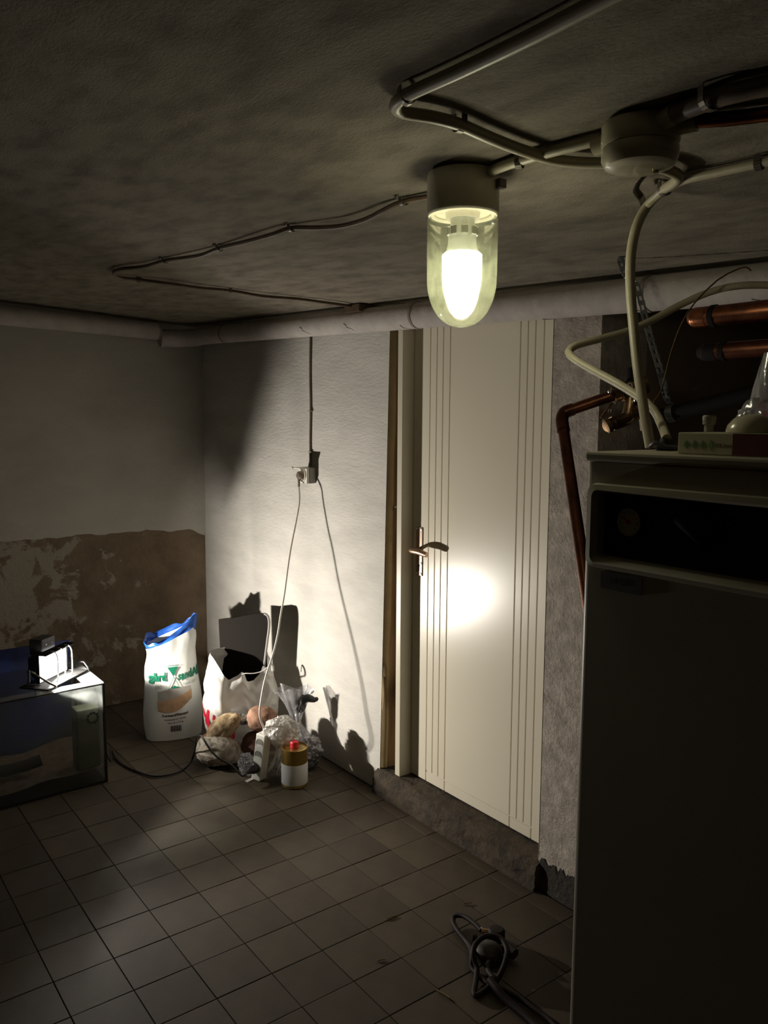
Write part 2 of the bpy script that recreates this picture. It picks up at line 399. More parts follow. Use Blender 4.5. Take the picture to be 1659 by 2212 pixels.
# ceiling: one tilted slab
b = MB(); bm = bmesh.new()
cs = [(WX-.1, YF-.1), (XR+.1, YF-.1), (XR+.1, YB+.1), (WX-.1, YB+.1)]
lo = [bm.verts.new((x, y, zc(x, y))) for x, y in cs]; hi = [bm.verts.new((x, y, 2.6)) for x, y in cs]
bm.faces.new(lo[::-1]); bm.faces.new(hi)
for i in range(4): bm.faces.new((lo[i], lo[(i+1) % 4], hi[(i+1) % 4], hi[i]))
b.merge(bm); ceiling = b.build('ceiling', M['ceiling']); struct(ceiling, 'low rough grey plastered cellar ceiling', 'ceiling')

# walls stop just under the tilted ceiling
def wall(name, quad, m, label, top=True, z0=0.0, z1=None):
    """quad: (xa, ya, xb, yb) box footprint; the top follows the ceiling"""
    xa, ya, xb, yb = quad; bm = bmesh.new(); P = [(xa, ya), (xb, ya), (xb, yb), (xa, yb)]; PT = P
    if name == 'wall_back': PT = [(xa, ya), (xb+.056, ya), (xb+.056, yb), (xa, yb)]
    A = [bm.verts.new((x, y, z0)) for x, y in P]; B = [bm.verts.new((x, y, z1 if z1 else zc(x, y)-0.001)) for x, y in PT]
    bm.faces.new(A[::-1]); bm.faces.new(B)
    for i in range(4): bm.faces.new((A[i], A[(i+1) % 4], B[(i+1) % 4], B[i]))
    q = MB(); q.merge(bm); return q.build(name, m)
wl = wall('wall_left', (WX-.12, YF-.1, WX, WY), M['damp'], '')
struct(wl, 'left cellar wall, brown damp peeling band under grey white plaster', 'wall')
# upper plaster coat of the left wall, 9 mm proud, ragged lower edge
bm = bmesh.new(); ny = 200; top, low, lowb = [], [], []
for i in range(ny+1):
    y = YF+(WY-YF)*i/ny
    e = 0.945-0.012*(y-0.8)+0.012*noise.noise(V((y*9, 0.3, 0)))+0.008*noise.noise(V((y*31, 2.3, 0)))+(0.02 if y > 1.55 else 0)*noise.noise(V((y*14, 5, 0)))
    if y > 1.84: e += (y-1.84)*-0.45
    low.append(bm.verts.new((WX+0.009, y, e))); lowb.append(bm.verts.new((WX+0.0005, y, e+0.004))); top.append(bm.verts.new((WX+0.009, y, zc(WX, y)-0.002)))
for i in range(ny):
    bm.faces.new((low[i], low[i+1], top[i+1], top[i])); bm.faces.new((lowb[i], lowb[i+1], low[i+1], low[i]))
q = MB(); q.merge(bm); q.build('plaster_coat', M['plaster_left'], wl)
# door wall: left bay, right pier, lintel
wb = wall('wall_back', (WX-.12, WY, DL, WY+.22), M['plaster'], '')
struct(wb, 'uneven white plastered wall left of the cream door', 'wall')
wp = wall('wall_pier', (DR, WY, RX, WY+.22), M['rough'], '')
struct(wp, 'rough grey mauve plaster pier between the door and boiler recess', 'wall')
b = MB()                                       # stained dark foot of the pier and of the wall
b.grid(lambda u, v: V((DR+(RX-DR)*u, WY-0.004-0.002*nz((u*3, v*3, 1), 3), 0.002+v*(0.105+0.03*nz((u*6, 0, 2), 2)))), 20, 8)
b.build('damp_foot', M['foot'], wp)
# torn edge of the pier along the door: thin red-brown flakes
b = MB()
def chip(u, v):
    z = 0.12+1.74*v; k = max(0.0, nz((0, v*26, 1), 1, 3))*.012+max(0.0, nz((0, v*70, 1), 1, 5))*.005
    return V((DR+.002-u*(k+.0005), WY-0.001+.02*u, z))
b.grid(chip, 2, 220)
b.build('broken_edge', M['wood'], wp)
wt = wall('wall_lintel', (DL, WY, DR, WY+.22), M['plaster'], '', z0=1.97)
struct(wt, 'short plaster strip above the door hidden by the pipe', 'wall')
wr = wall('wall_recess_left', (RX-.1, WY+.22, RX, YB), M['recess'], ''); struct(wr, 'brown side wall of the recess behind the boiler', 'wall')
wr2 = wall('wall_recess_back', (RX-.1, YB, XR, YB+.1), M['recess'], ''); struct(wr2, 'back wall of the recess behind the boiler', 'wall')
w3 = wall('wall_right', (XR, YF, XR+.1, YB), M['unseen'], ''); struct(w3, 'right hand cellar wall beyond the boiler', 'wall')
w4 = wall('wall_front', (WX, YF-.1, XR+.1, YF), M['unseen'], ''); struct(w4, 'cellar wall behind the viewpoint', 'wall')

# door sill: crumbling concrete step
def sill(u, v):
    x = DL-0.01+(DR-DL+0.02)*u
    prof = [(1.915, 0.0), (1.917, 0.05), (1.925, 0.085), (1.945, 0.097), (2.0, 0.098), (2.09, 0.098)]
    t = v*(len(prof)-1); i = min(int(t), len(prof)-2); f = t-i
    y = prof[i][0]*(1-f)+prof[i+1][0]*f; z = prof[i][1]*(1-f)+prof[i+1][1]*f
    k = 0.012*nz((x*9, v*5, 0.5), 1)+0.006*nz((x*30, v*14, 3), 1)
    wgt = 1.0 if 0.05 < v < 0.65 else 0.12
    return V((x, y+k*wgt, max(0.001, z+k*0.5*wgt)))
b = MB(); b.grid(sill, 90, 30); b.box((DL, 1.96, 0.001), (DR, 2.16, 0.085)); b.box((DL-.008, 1.926, .001), (DR+.012, 1.97, .084), .004); sl = b.build('trim_1', M['sill'], smooth=True)
struct(sl, 'crumbling brown concrete step under the cream door', 'step')

# ------------------------------------------------------------------ the door
DY = 2.02; LX0, LX1, LZ0, LZ1 = -2.496, -1.60, 0.104, 1.955
door = thing('door_1', 'tall cream painted door with vertical grooves and bronze lever handle', 'door', ((LX0+LX1)/2, DY+.02, LZ0)); door['kind'] = 'structure'
gx = [-2.400, -2.362, -2.326, -2.287, -1.935, -1.901, -1.868, -1.831]; gz = 0.145; g = 0.0021
b = MB(); b.box((LX0, DY+.0045, LZ0), (LX1, DY+.04, LZ1))
cols = [LX0]+gx+[LX1]
for i in range(len(cols)-1):
    xa = cols[i]+(g if i else 0); xb = cols[i+1]-(g if i < len(cols)-2 else 0)
    if i in (0, 8): b.box((xa, DY, LZ0), (xb, DY+.0046, LZ1), 0.0016); continue
    b.box((xa, DY, gz+g), (xb, DY+.0046, LZ1), 0.0016)
for xa, xb in ((gx[0], gx[3]), (gx[3], gx[4]), (gx[4], gx[7])): b.box((xa+g, DY, LZ0), (xb-g, DY+.0046, gz-g), 0.0016)
b.build('door_leaf', M['door'], door)
# frame on the latch side, and its weather strip
b = MB(); b.box((-2.529, 1.963, 0.098), (-2.498, 2.09, 1.965), 0.003); b.box((-2.545, 1.99, 0.098), (-2.528, 2.09, 1.965), 0.003)
b.build('door_frame', M['frame'], door)
b = MB(); b.box((LX0-.05, 2.062, 1.956), (DR, 2.10, 1.969)); b.build('frame_head', M['frame'], door)
# bare board and curling paper lining the left reveal
def dl(z): return DL+.056*z/2.0
bd = MB(); bd.grid(lambda u, v: V((dl(.098+1.86*v)+.002+.004*math.sin(u*3.1)+.046*max(0, (u-.55)/.45)*(1-v*.75), 1.948+.10*u, .098+1.86*v)), 10, 20); bd.build('reveal_board', M['wood'], wb, smooth=True)
def curl(u, v):
    z = 0.105+v*1.84; k = 0.004+0.005*nz((v*6, 0, 1), 1.5); bulge = 0.010*math.sin(math.pi*u)*(1.4 if v < 0.25 else 0.5)
    return V((dl(z)+.003+bulge+k*u, 1.947+0.032*u, z))
b = MB(); b.grid(curl, 8, 60); b.build('reveal_paper', M['paper'], wb, smooth=True)
b = MB(); b.grid(lambda u, v: V((dl(.4)+.006+0.028*math.sin(v*math.pi)*u, 1.946-0.016*u*math.sin(math.pi*v), 0.33+0.15*v+.02*u)), 4, 14); b.build('torn_paper_flap', M['paper'], wb, smooth=True)
b = MB(); b.box((-2.585, 1.975, 1.185), (-2.57, 1.982, 1.20)); b.cyl((-2.575, 1.98, 1.195), (-2.535, 1.968, 1.205), 0.003, 8); b.build('door_hook', M['clip'], door)
# handle set
HX, HZ = -2.452, 1.040
b = MB(); b.box((HX-.019, DY-.004, 0.935), (HX+.019, DY, 1.128), 0.0015); pl = b.build('handle_plate', M['plate'], door)
for z, dx in ((1.121, .012), (1.121, -.012), (.985, .013), (.943, .012), (.943, -.012)):
    b = MB(); b.lathe([(0, -.003), (.0045, -.002), (.005, 0)], 12, frame((HX+dx, DY-.004, z), (0, 1, 0))); b.build('screw', M['screw'], pl, smooth=True)
b = MB(); b.cyl((HX, DY-.0042, .975), (HX, DY-.0048, .975), .005, 14); b.box((HX-.003, DY-.0048, .953), (HX+.003, DY-.0042, .973)); b.build('keyhole', M['ink'], pl)
b = MB(); b.tube([(HX, DY-.004, HZ), (HX, DY-.035, HZ), (HX+.004, DY-.05, HZ), (HX+.02, DY-.053, HZ+.001), (HX+.06, DY-.054, HZ+.002), (HX+.105, DY-.052, HZ-.004)],
                 [.007]*4+[.0075, .009, .0105, .0115, .012, .012, .0115, .011, .0095], 14, 0.012)
b.build('lever', M['handle'], door, smooth=True)

# ================================================================== PIPES UNDER THE CEILING
def zleft(y): return 2.003-0.029*(y-1.66)
def zback(x): return 1.968-0.0375*(x+3.73)
pl_ = thing('heating_pipe', 'white wrapped pipe running along the left wall under the ceiling', 'pipe', (-4.2, 1.0, zleft(1.0)))
b = MB(); b.tube([(-4.2, YF+.01, zleft(YF)), (-4.2, 0.2, zleft(.2)), (-4.2, 1.0, zleft(1.0)), (-4.2, 1.665, zleft(1.665))], 0.046, 20, 0.2, smooth=False); b.build('pipe_wrap', M['pipewrap'], pl_, smooth=True)
b = MB(); b.tube([(-4.2, 1.655, zleft(1.665)), (-4.2, 1.667, zleft(1.665))], 0.0475, 20, smooth=False); b.build('wrap_end', M['seam'], pl_, smooth=True)
pb_ = thing('heating_pipe', 'white wrapped pipe running above the door along the back wall', 'pipe', (-2.0, 1.85, zback(-2.0)))
b = MB(); R0 = 0.046
b.tube([(-4.2, 1.672, zback(-4.0)-.012), (-4.185, 1.76, zback(-4.0)-.008), (-4.13, 1.83, zback(-4.0)-.004), (-4.03, 1.85, zback(-4.0)), (-3.8, 1.85, zback(-3.8))], 0.0455, 20, 0.03); b.build('elbow', M['pipewrap'], pb_, smooth=True)
b = MB(); b.tube([(-3.81+0.2*i, 1.85+0.003*nz((i, 0, 0)), zback(-3.81+0.2*i)+0.004*nz((i, 3, 0))) for i in range(25)], R0, 22, 0.06); b.build('pipe_wrap', M['pipewrap'], pb_, smooth=True)
for x in (-3.78, -2.27, -1.32, -0.62):
    b = MB(); b.tube([(x, 1.85, zback(x)), (x+.012, 1.85, zback(x+.012))], R0+.0022, 22, smooth=False); b.build('wrap_seam', M['seam'], pb_, smooth=True)
for i in range(7):
    x = -3.0+i*0.33; b = MB(); a0 = random.uniform(3.2, 4.6)
    b.tube([(x+0.01*k+.015*nz((k, i, 0), .7), 1.85+(R0+.001)*math.cos(a0+k*.16), zback(x)+(R0+.001)*math.sin(a0+k*.16)) for k in range(6)], 0.0012, 5, .02); b.build('wrap_crack', M['seam'], pb_)
b = MB(); b.box((-2.66, 1.80, zc(-2.6, 1.85)-.03), (-2.56, 1.90, zc(-2.6, 1.85)-.002), .003); b.build('pipe_bracket', M['cable_brown'], pb_)

# ================================================================== CEILING LAMP
LP = ceil(1001, 372); LPX, LPY = LP.x, LP.y; LZ = zc(LPX, LPY); LR = 0.0615
lamp = thing('ceiling_lamp', 'lit bulkhead lamp with greenish clear glass dome and porcelain base on the ceiling', 'lamp', (LPX, LPY, LZ))
Tm = Matrix.Translation((LPX, LPY, 0))
zt, zb = LZ+0.0, LZ-0.073                     # the base is fixed hard against the ceiling
b = MB(); b.lathe([(0, zt-.004), (LR-.001, zt-.004), (LR, zt-.01), (LR, zb+.004), (LR-.003, zb), (LR-.012, zb), (LR-.014, zb+.006), (0.03, zb+.006), (0.028, zb-.004), (0.0, zb-.004)], 48, Tm); b.build('base', M['porcelain'], lamp, smooth=True)
b = MB(); H0 = 0.186; prof = [(LR-.014, zb+.004), (LR-.006, zb-.001), (LR-.0012, zb-.006), (LR-.001, zb-.06), (LR-.0015, zb-.105)]
for k in range(1, 13):
    t = k/12; a = t*math.pi/2; prof.append(((LR-.0015)*math.cos(a)**0.92 if k < 12 else 0.0, zb-.105-(H0-.105)*math.sin(a)))
b.lathe(prof, 48, Tm); b.build('glass_dome', M['glassdome'], lamp, smooth=True)
b = MB(); b.lathe([(0.0, zb-.003), (0.021, zb-.003), (0.021, zb-.016), (0.023, zb-.02), (.0245, zb-.045), (.027, zb-.055), (.03, zb-.062), (0, zb-.062)], 28, Tm); cl = b.build('bulb_collar', M['collar'], lamp, smooth=True)
for k in range(8):
    a = k*math.pi/4+.2; c = V((LPX+.0235*math.cos(a), LPY+.0235*math.sin(a), zb-.025)); b = MB(); b.box((-.003, -.006, -.007), (.003, .006, .007), .001, frame(c, (math.cos(a), math.sin(a), 0)) @ Matrix.Rotation(math.pi/2, 4, 'Y')); b.build('vent_slot', M['screw'], cl)
b = MB(); b.lathe([(0, zb-.060), (.030, zb-.0605), (.034, zb-.064), (.0345, zb-.075), (.0335, zb-.095), (.030, zb-.115), (.026, zb-.130), (.018, zb-.141), (.008, zb-.147), (0, zb-.1475)], 32, Tm); b.build('bulb', M['bulb'], lamp, smooth=True)
b = MB(); p = ceil(1090, 408, .02); b.box((LPX+.055, LPY+.02, LZ-.035), (LPX+.068, LPY+.036, LZ-.02), .002); b.build('fixing_lug', M['clip'], lamp)

# ================================================================== CEILING CABLES AND CLIPS
def clip_on(p, d, r, label, group='cable clips on the ceiling'):
    """small saddle clip: strap half round the cable plus a nailed foot"""
    d = V(d); d.z = 0; d.normalize(); s = V((-d.y, d.x, 0)); p = V(p); zt_ = zc(p.x, p.y)
    t = thing('cable_clip', label, 'clip', (p.x, p.y, zt_), group)
    pts = [p+s*((r+.0018)*math.cos(a))+UP*((r+.0018)*math.sin(a)) for a in [math.pi*(1+k/8) for k in range(9)]]
    pts = [V((pts[0].x, pts[0].y, zt_-.002))]+pts+[V((pts[-1].x, pts[-1].y, zt_-.002))]
    b = MB()
    for A, B in zip(pts, pts[1:]):
        if (B-A).length > 1e-5: b.tube([A-d*.0045, A+d*.0045], .0001, 3, smooth=False) if False else b.poly([A-d*.005, A+d*.005, B+d*.005, B-d*.005], ((A+B)/2-p).normalized()*.0013)
    b.build('strap', M['clip'], t)
    b = MB(); e = V((pts[-1].x, pts[-1].y, zt_-.003))+s*.008; b.lathe([(0, -.004), (.003, -.003), (.0042, 0), (.0042, .0025), (0, .0025)], 10, Matrix.Translation(e)); b.build('nail_head', M['clip'], t, smooth=True)
    return t
# thick feed cable: in from the room side, bend, along the ceiling, then a long drop to the boiler
rt = 0.0085
Pth = [ceil(x, y, rt+.004) for x, y in ((1480, -95), (1290, 5), (1150, 78), (1000, 150), (900, 195))]
Pth += [ceil(x, y, rt+.006) for x, y in ((866, 213), (853, 230), (872, 243), (930, 252), (990, 268), (1060, 298), (1130, 325), (1200, 345), (1270, 352), (1330, 352), (1390, 356), (1440, 366), (1466, 380), (1456, 395), (1430, 412))]
dr = [(1398, 445, 1.405), (1375, 490, 1.40), (1363, 550, 1.395), (1362, 620, 1.385), (1368, 700, 1.375), (1377, 790, 1.36), (1390, 880, 1.345), (1405, 962, 1.335)]
Pth += [at(*q) for q in dr]
Pth[-1].z = 1.506
b = MB(); b.tube(Pth, rt, 12, .012); fc = b.build('feed_cable', M['cable_white'], None, smooth=True)
tag(fc, 'thick aged white cable bent along the ceiling and dropping to the boiler top', 'cable')
clip_on(ceil(880, 207, rt+.004), (1, -.3, 0), rt, 'steel clip holding the thick cable just before its sharp ceiling bend')
clip_on(ceil(992, 268, rt+.004), (0, 1, 0), rt, 'small steel clip on the thick cable between its bend and the junction box')
clip_on(ceil(1330, 352, rt+.004), (.3, 1, 0), rt, 'steel clip on the thick cable beneath the junction box')
clip_on(ceil(1436, 408, rt+.004), (-1, .4, 0), rt, 'steel clip where the thick cable leaves the ceiling for the boiler')
# second cable joining from the right
P2 = [ceil(x, y, .0125) for x, y in ((1445, 406), (1480, 388), (1560, 370), (1659, 348), (1800, 318))]
b = MB(); b.tube(P2, .0075, 10, .015); tag(b.build('branch_cable', M['cable_white'], None, smooth=True), 'aged white ceiling cable branching off to the right of the drop cable', 'cable')
clip_on(ceil(1640, 352, .012), (.6, .1, 0), .0078, 'steel clip on the branch cable right of the drop cable')
# lamp to junction box
P3 = [V((LPX+.045, LPY+.02, LZ-.012))]+[ceil(x, y, .011) for x, y in ((1065, 368), (1120, 348), (1200, 325), (1300, 300))]
b = MB(); b.tube(P3, .0085, 10, .015); tag(b.build('lamp_cable', M['cable_white'], None, smooth=True), 'short aged white cable between the lamp base and junction box', 'cable')
clip_on(ceil(1122, 348, .011), (.4, .2, 0), .0088, 'steel clip on the short cable between lamp and junction box')
# junction box
J = ceil(1385, 262); JZ = zc(J.x, J.y)
jb = thing('junction_box', 'round cream bakelite junction box on the ceiling', 'junction box', (J.x, J.y, JZ))
b = MB(); b.lathe([(0, JZ-.003), (.050, JZ-.003), (.052, JZ-.006), (.052, JZ-.030), (.050, JZ-.034), (0, JZ-.034)], 40, Matrix.Translation((J.x, J.y, 0))); b.build('base', M['bakelite'], jb, smooth=True)
b = MB(); b.lathe([(.050, JZ-.0345), (.0515, JZ-.038), (.051, JZ-.050), (.046, JZ-.059), (.036, JZ-.063), (0, JZ-.064)], 40, Matrix.Translation((J.x, J.y, 0))); b.build('cover', M['bakelite'], jb, smooth=True)
b = MB(); b.cyl((J.x+.012, J.y+.02, JZ-.0637), (J.x+.012, J.y+.02, JZ-.066), .004, 10); b.build('cover_screw', M['brass'], jb)
for k, (x, y) in enumerate(((1490, 232), (1500, 268), (1308, 305))):
    e = ceil(x, y, .014); d = V((e.x-J.x, e.y-J.y, 0)).normalized(); s0 = V((J.x, J.y, JZ-.014))
    b = MB(); b.cyl(s0+d*.046, s0+d*.074, .0135, 16); b.build('cable_gland', M['bakelite'], jb, smooth=True)
def run(name, pts, r, m, label):
    b = MB(); b.tube(pts, r, 12, .02); return tag(b.build(name, m, None, smooth=True), label, 'cable')
e1 = ceil(1490, 232, .016); d1 = V((e1.x-J.x, e1.y-J.y, 0)).normalized()
run('conduit', [V((J.x, J.y, JZ-.016))+d1*.075, ceil(1560, 208, .016), ceil(1659, 184, .014), ceil(1800, 148, .014)], .0115, M['cable_grey'], 'thick grey conduit leaving the junction box to the upper right')
e2 = ceil(1500, 268, .014); d2 = V((e2.x-J.x, e2.y-J.y, 0)).normalized()
run('conduit', [V((J.x, J.y, JZ-.014))+d2*.075, ceil(1570, 257, .013), ceil(1659, 246, .012), ceil(1800, 232, .012)], .0095, M['copper'], 'thin brown copper coloured conduit leaving the junction box beside the grey one')
clip_on(ceil(1535, 212, .015), d1, .012, 'black clip on the grey conduit beside the junction box')
# brown cable from lamp round to the back wall
ln = [(930, 424, .006), (872, 435, .005), (830, 454, .013), (790, 474, .018), (740, 488, .016), (690, 492, .012), (630, 493, .005), (590, 506, .013), (540, 520, .012), (474, 536, .005),
      (430, 552, .012), (357, 563, .005), (310, 576, .009), (262, 581, .006), (246, 588, .006), (256, 599, .008), (300, 604, .006), (360, 612, .010), (430, 622, .010), (498, 628, .005), (570, 640, .010), (645, 646, .006), (720, 656, .008), (790, 664, .005), (880, 660, .004)]
Pb = [V((LPX-.045, LPY+.03, LZ-.013))]+[ceil(x, y, d_+.004) for x, y, d_ in ln]
# the last stretch must stay in front of the wall
for p in Pb:
    if p.y > WY-.012: p.y = WY-.012; p.z = zc(p.x, p.y)-.012
b = MB(); b.tube(Pb, .0055, 8, .015); tag(b.build('brown_cable', M['cable_brown'], None, smooth=True), 'wavy brown cable from the lamp that doubles back across the ceiling to the back wall', 'cable')
for (x, y), dd, lab in (((872, 435), (-1, .1, 0), 'brown cable clip on the ceiling closest to the lamp'), ((630, 493), (-1, 0, 0), 'brown cable clip second along from the lamp'),
                  ((474, 536), (-1, 0, 0), 'brown cable clip third along from the lamp'), ((357, 563), (-1, 0, 0), 'brown cable clip just before the cable doubles back'),
                  ((300, 604), (1, .8, 0), 'brown cable clip just after the cable doubles back'), ((498, 628), (.5, 1, 0), 'brown cable clip midway on the stretch returning to the back wall'),
                  ((790, 664), (.3, .6, 0), 'brown cable clip beside the pipe at the back wall')):
    clip_on(ceil(x, y, .009), dd, .006, lab)

# ================================================================== WALL SOCKET AND ITS CABLE
SX, SZ = -3.134, 1.297
wc = [(SX-.003, WY-.006, SZ+.038), (SX-.005, WY-.0055, 1.45), (SX, WY-.0055, 1.60), (SX-.003, WY-.0055, 1.75), (SX+.002, WY-.006, 1.9), (SX, WY-.006, 1.99)]
b = MB(); b.tube(wc, .005, 8, .03); tag(b.build('wall_cable', M['cable_grey'], None, smooth=True), 'brown grey cable running down the white wall to the socket', 'cable')
for z, lab in ((1.585, 'pale clip on the wall cable halfway between pipe and socket'), (1.40, 'pale clip on the wall cable just above the socket')):
    t = thing('cable_clip', lab, 'clip', (SX-.002, WY, z)); b = MB(); b.box((SX-.011, WY-.0125, z-.004), (SX+.007, WY-.0005, z+.004), .001); b.build('strap', M['cable_white'], t); b = MB(); b.cyl((SX+.012, WY-.001, z), (SX+.012, WY-.008, z), .0022, 8); b.build('nail_head', M['clip'], t)
so = thing('wall_socket', 'old grey surface socket on the white wall with a plug in it', 'socket', (SX, WY, SZ))
b = MB(); b.box((SX-.036, WY-.036, SZ-.036), (SX+.036, WY-.001, SZ+.036), .005); b.build('housing', M['socket'], so, smooth=True)
b = MB(); b.box((SX-.036, WY-.050, SZ-.036), (SX+.036, WY-.0375, SZ+.036), .003); b.build('front_cover', M['strip'], so, smooth=True)
b = MB(); b.lathe([(.030, 0), (.030, .006), (.026, .006), (.024, .001), (0, .001)], 24, frame((SX, WY-.050, SZ), (0, -1, 0))); b.build('socket_ring', M['cord_white'], so, smooth=True)
b = MB(); b.box((SX-.034, WY-.085, SZ+.030), (SX+.034, WY-.046, SZ+.036), .001); b.cyl((SX-.034, WY-.083, SZ+.033), (SX-.026, WY-.083, SZ+.033), .006, 10); b.build('hinged_lid', M['strip'], so)
pg = thing('cord_plug', 'grey white plug pushed into the wall socket', 'plug', (SX, WY-.06, SZ))
b = MB(); b.lathe([(0, 0), (.018, 0), (.02, .004), (.019, .02), (.013, .03), (0, .032)], 20, frame((SX, WY-.0570, SZ), (0, -1, 0)) @ Matrix.Diagonal((1, 1, .62, 1))); b.build('plug_body', M['cable_grey'], pg, smooth=True)
b = MB(); b.tube([(SX, WY-.068, SZ-.005), (SX, WY-.069, SZ-.025), (SX, WY-.069, SZ-.05)], [.009, .008, .0055, .005], 10, .01); b.build('strain_relief', M['cable_grey'], pg, smooth=True)

# ================================================================== FLOODLIGHT ON THE TANK
AZ = math.radians(40); FA = V((math.cos(AZ), math.sin(AZ), 0)); FS = V((-math.sin(AZ), math.cos(AZ), 0))
FC = V((-3.533, 0.893, 0.512))                 # middle of the glass
fl = thing('floodlight', 'lit portable halogen floodlight with wire guard standing on the fish tank', 'lamp', (FC.x, FC.y, 0.445))
def F(s, u, a): return FC+FS*s+UP*u+FA*a
hw, hh = .098, .060
b = MB(); bm = bmesh.new()
fr_ = [F(-hw, -hh, -.002), F(hw, -hh, -.002), F(hw, hh, -.002), F(-hw, hh, -.002)]; bk = [F(-hw*.6, -hh*.5, -.075), F(hw*.6, -hh*.5, -.075), F(hw*.6, hh*.6, -.075), F(-hw*.6, hh*.6, -.075)]
A = [bm.verts.new(p) for p in fr_]; B = [bm.verts.new(p) for p in bk]
for i in range(4): bm.faces.new((A[i], A[(i+1) % 4], B[(i+1) % 4], B[i]))
bm.faces.new(B); bm.faces.new(A); bmesh.ops.recalc_face_normals(bm, faces=bm.faces); bmesh.ops.bevel(bm, geom=bm.edges[:], offset=.006, segments=2, affect='EDGES'); b.merge(bm); b.build('housing', M['housing'], fl)
mF = Matrix(((FS.x, FA.x, 0, FC.x), (FS.y, FA.y, 0, FC.y), (0, 0, 1, FC.z), (0, 0, 0, 1)))
b = MB(); b.box((-hw-.004, -.002, hh), (hw+.004, .046, hh+.005), .001, mF); b.build('top_visor', M['lip'], fl)
b = MB()
b.box((-hw-.005, -.002, -hh), (-hw, .012, hh), .001, mF); b.build('side_bezel', M['lip'], fl)
b = MB(); b.box((hw, -.002, -hh), (hw+.005, .006, hh), .001, mF); b.build('side_bezel', M['lip'], fl)
b = MB(); b.box((-hw-.05, -.05, -hh-.008), (hw+.034, .085, -hh-.002), .001, mF); b.build('base_plate', M['lip'], fl)  # added plate under the lamp, widened to cut off its low light
b = MB(); b.box((-hw+.002, .0005, -hh+.002), (hw-.002, .003, hh-.002), 0, mF); b.build('glass', M['floodglass'], fl)
b = MB(); b.box((-.045, -.075, hh-.022), (.045, -.012, hh+.050), .008, mF); tbx = b.build('terminal_box', M['housing'], fl)
for s in (-.02, .02):
    b = MB(); b.cyl(F(s, hh+.024, -.0115), F(s, hh+.024, -.0095), .004, 10); b.build('screw', M['screw'], tbx)
for s in (-.05, 0, .05):                       # wire guard
    b = MB(); b.tube([F(s, hh+.007, .03), F(s, hh+.006, .05), F(s, hh-.012, .062), F(s, 0, .064), F(s, -hh+.014, .062), F(s, -hh-.004, .05), F(s, -hh-.007, .01)], .0025, 8, .01); b.build('guard_wire', M['wire'], fl, smooth=True)
b = MB(); b.tube([F(-.05, -hh-.002, .045), F(0, -hh-.002, .047), F(.05, -hh-.002, .045)], .0025, 8, .02); b.build('guard_bar', M['wire'], fl)
for s in (-1, 1):
    b = MB(); b.tube([F(s*(hw+.012), 0, -.03), F(s*(hw+.014), -hh+.01, -.03), F(s*(hw+.01), -hh-.0045, -.05), F(s*(hw+.01), -hh-.0045, .02)], .005, 8, .02, smooth=False); b.build('stand_leg', M['housing'], fl, smooth=True)
# its halogen tube
ld = bpy.data.lights.new('halogen_tube', 'AREA'); ld.shape = 'RECTANGLE'; ld.size = .075; ld.size_y = .012; ld.energy = FLOOD_WATTS; ld.color = (1.0, .935, .835)
lo_ = bpy.data.objects.new('halogen_tube', ld); C.objects.link(lo_); 
RA = math.radians(54); REF = V((math.cos(RA), math.sin(RA), .03)).normalized()   # the reflector throws the beam towards the door wall
ld.spread = math.radians(160)
lo_.matrix_world = frame(F(0, 0, .0075), -REF, FS)
lo_.parent = fl; lo_.matrix_parent_inverse = Matrix.Translation(-V(fl.location))

# ================================================================== FISH TANK
ax0, ax1, ay0, ay1, az = -3.78, -3.368, 0.10, 1.055, 0.437
tk = thing('fish_tank', 'empty glass fish tank with black edges and dark blue backdrop on the floor', 'aquarium', ((ax0+ax1)/2, (ay0+ay1)/2, 0))
gt = .006
def pane(a, b_): q = MB(); q.box(a, b_); return q.build('glass_pane', M['tankglass'], tk)
pane((ax1-gt, ay0, .006), (ax1, ay1, az-.006)); pane((ax0, ay0, .006), (ax0+gt, ay1, az-.006))
pane((ax0+gt, ay1-gt, .006), (ax1-gt, ay1, az-.006)); pane((ax0+gt, ay0, .006), (ax1-gt, ay0+gt, az-.006))
b = MB(); b.box((ax0, ay0, .001), (ax1, ay1, .006)); b.build('base_plate', M['silicone'], tk)
for (x, y) in ((ax1, ay1), (ax0, ay1), (ax1, ay0), (ax0, ay0)):
    b = MB(); b.box((x-.006, y-.006, .001), (x+.003, y+.004, az-.002), .001); b.build('corner_seal', M['silicone'], tk)
b = MB(); b.box((ax1-.004, ay0, .001), (ax1+.003, ay1, .012)); b.build('bottom_seal', M['silicone'], tk)
b = MB(); b.box((ax1-.002, ay0, az-.0065), (ax1+.0022, ay1, az-.0015)); b.build('top_seal', M['silicone'], tk)
b = MB(); b.box((ax1-.042, ay0, az), (ax1, ay1, az+.005), .001); b.build('rim_strip', M['rim'], tk)
b = MB(); b.box((ax0, ay1-.075, az), (ax1-.042, ay1, az+.005), .001); b.build('rim_strip', M['rim'], tk)
b = MB(); b.box((ax0-.004, ay0, .01), (ax0-.001, ay1-.02, .535)); b.build('backdrop', M['backdrop'], tk)
b = MB(); b.grid(lambda u, v: V((ax0+gt+.001+(ax1-ax0-2*gt-.002)*u, ay0+gt+.001+(ay1-ay0-2*gt-.002)*v, .045+.02*nz((u*2, v*3, 0), 2)+.03*v*v)), 14, 24); b.build('gravel_bed', M['tanksand'], tk, smooth=True)
b = MB(); b.box((ax1-.10, ay1-.11, .07), (ax1-.02, ay1-.014, .33), .006); b.build('filter_box', M['filter'], tk)
b = MB(); b.tube([(-3.6, .3, .08), (-3.55, .5, .13), (-3.5, .68, .10), (-3.48, .82, .12)], [.03, .04, .045, .035, .03, .025], 10, .05); b.build('driftwood', M['log'], tk, smooth=True)
b = MB()
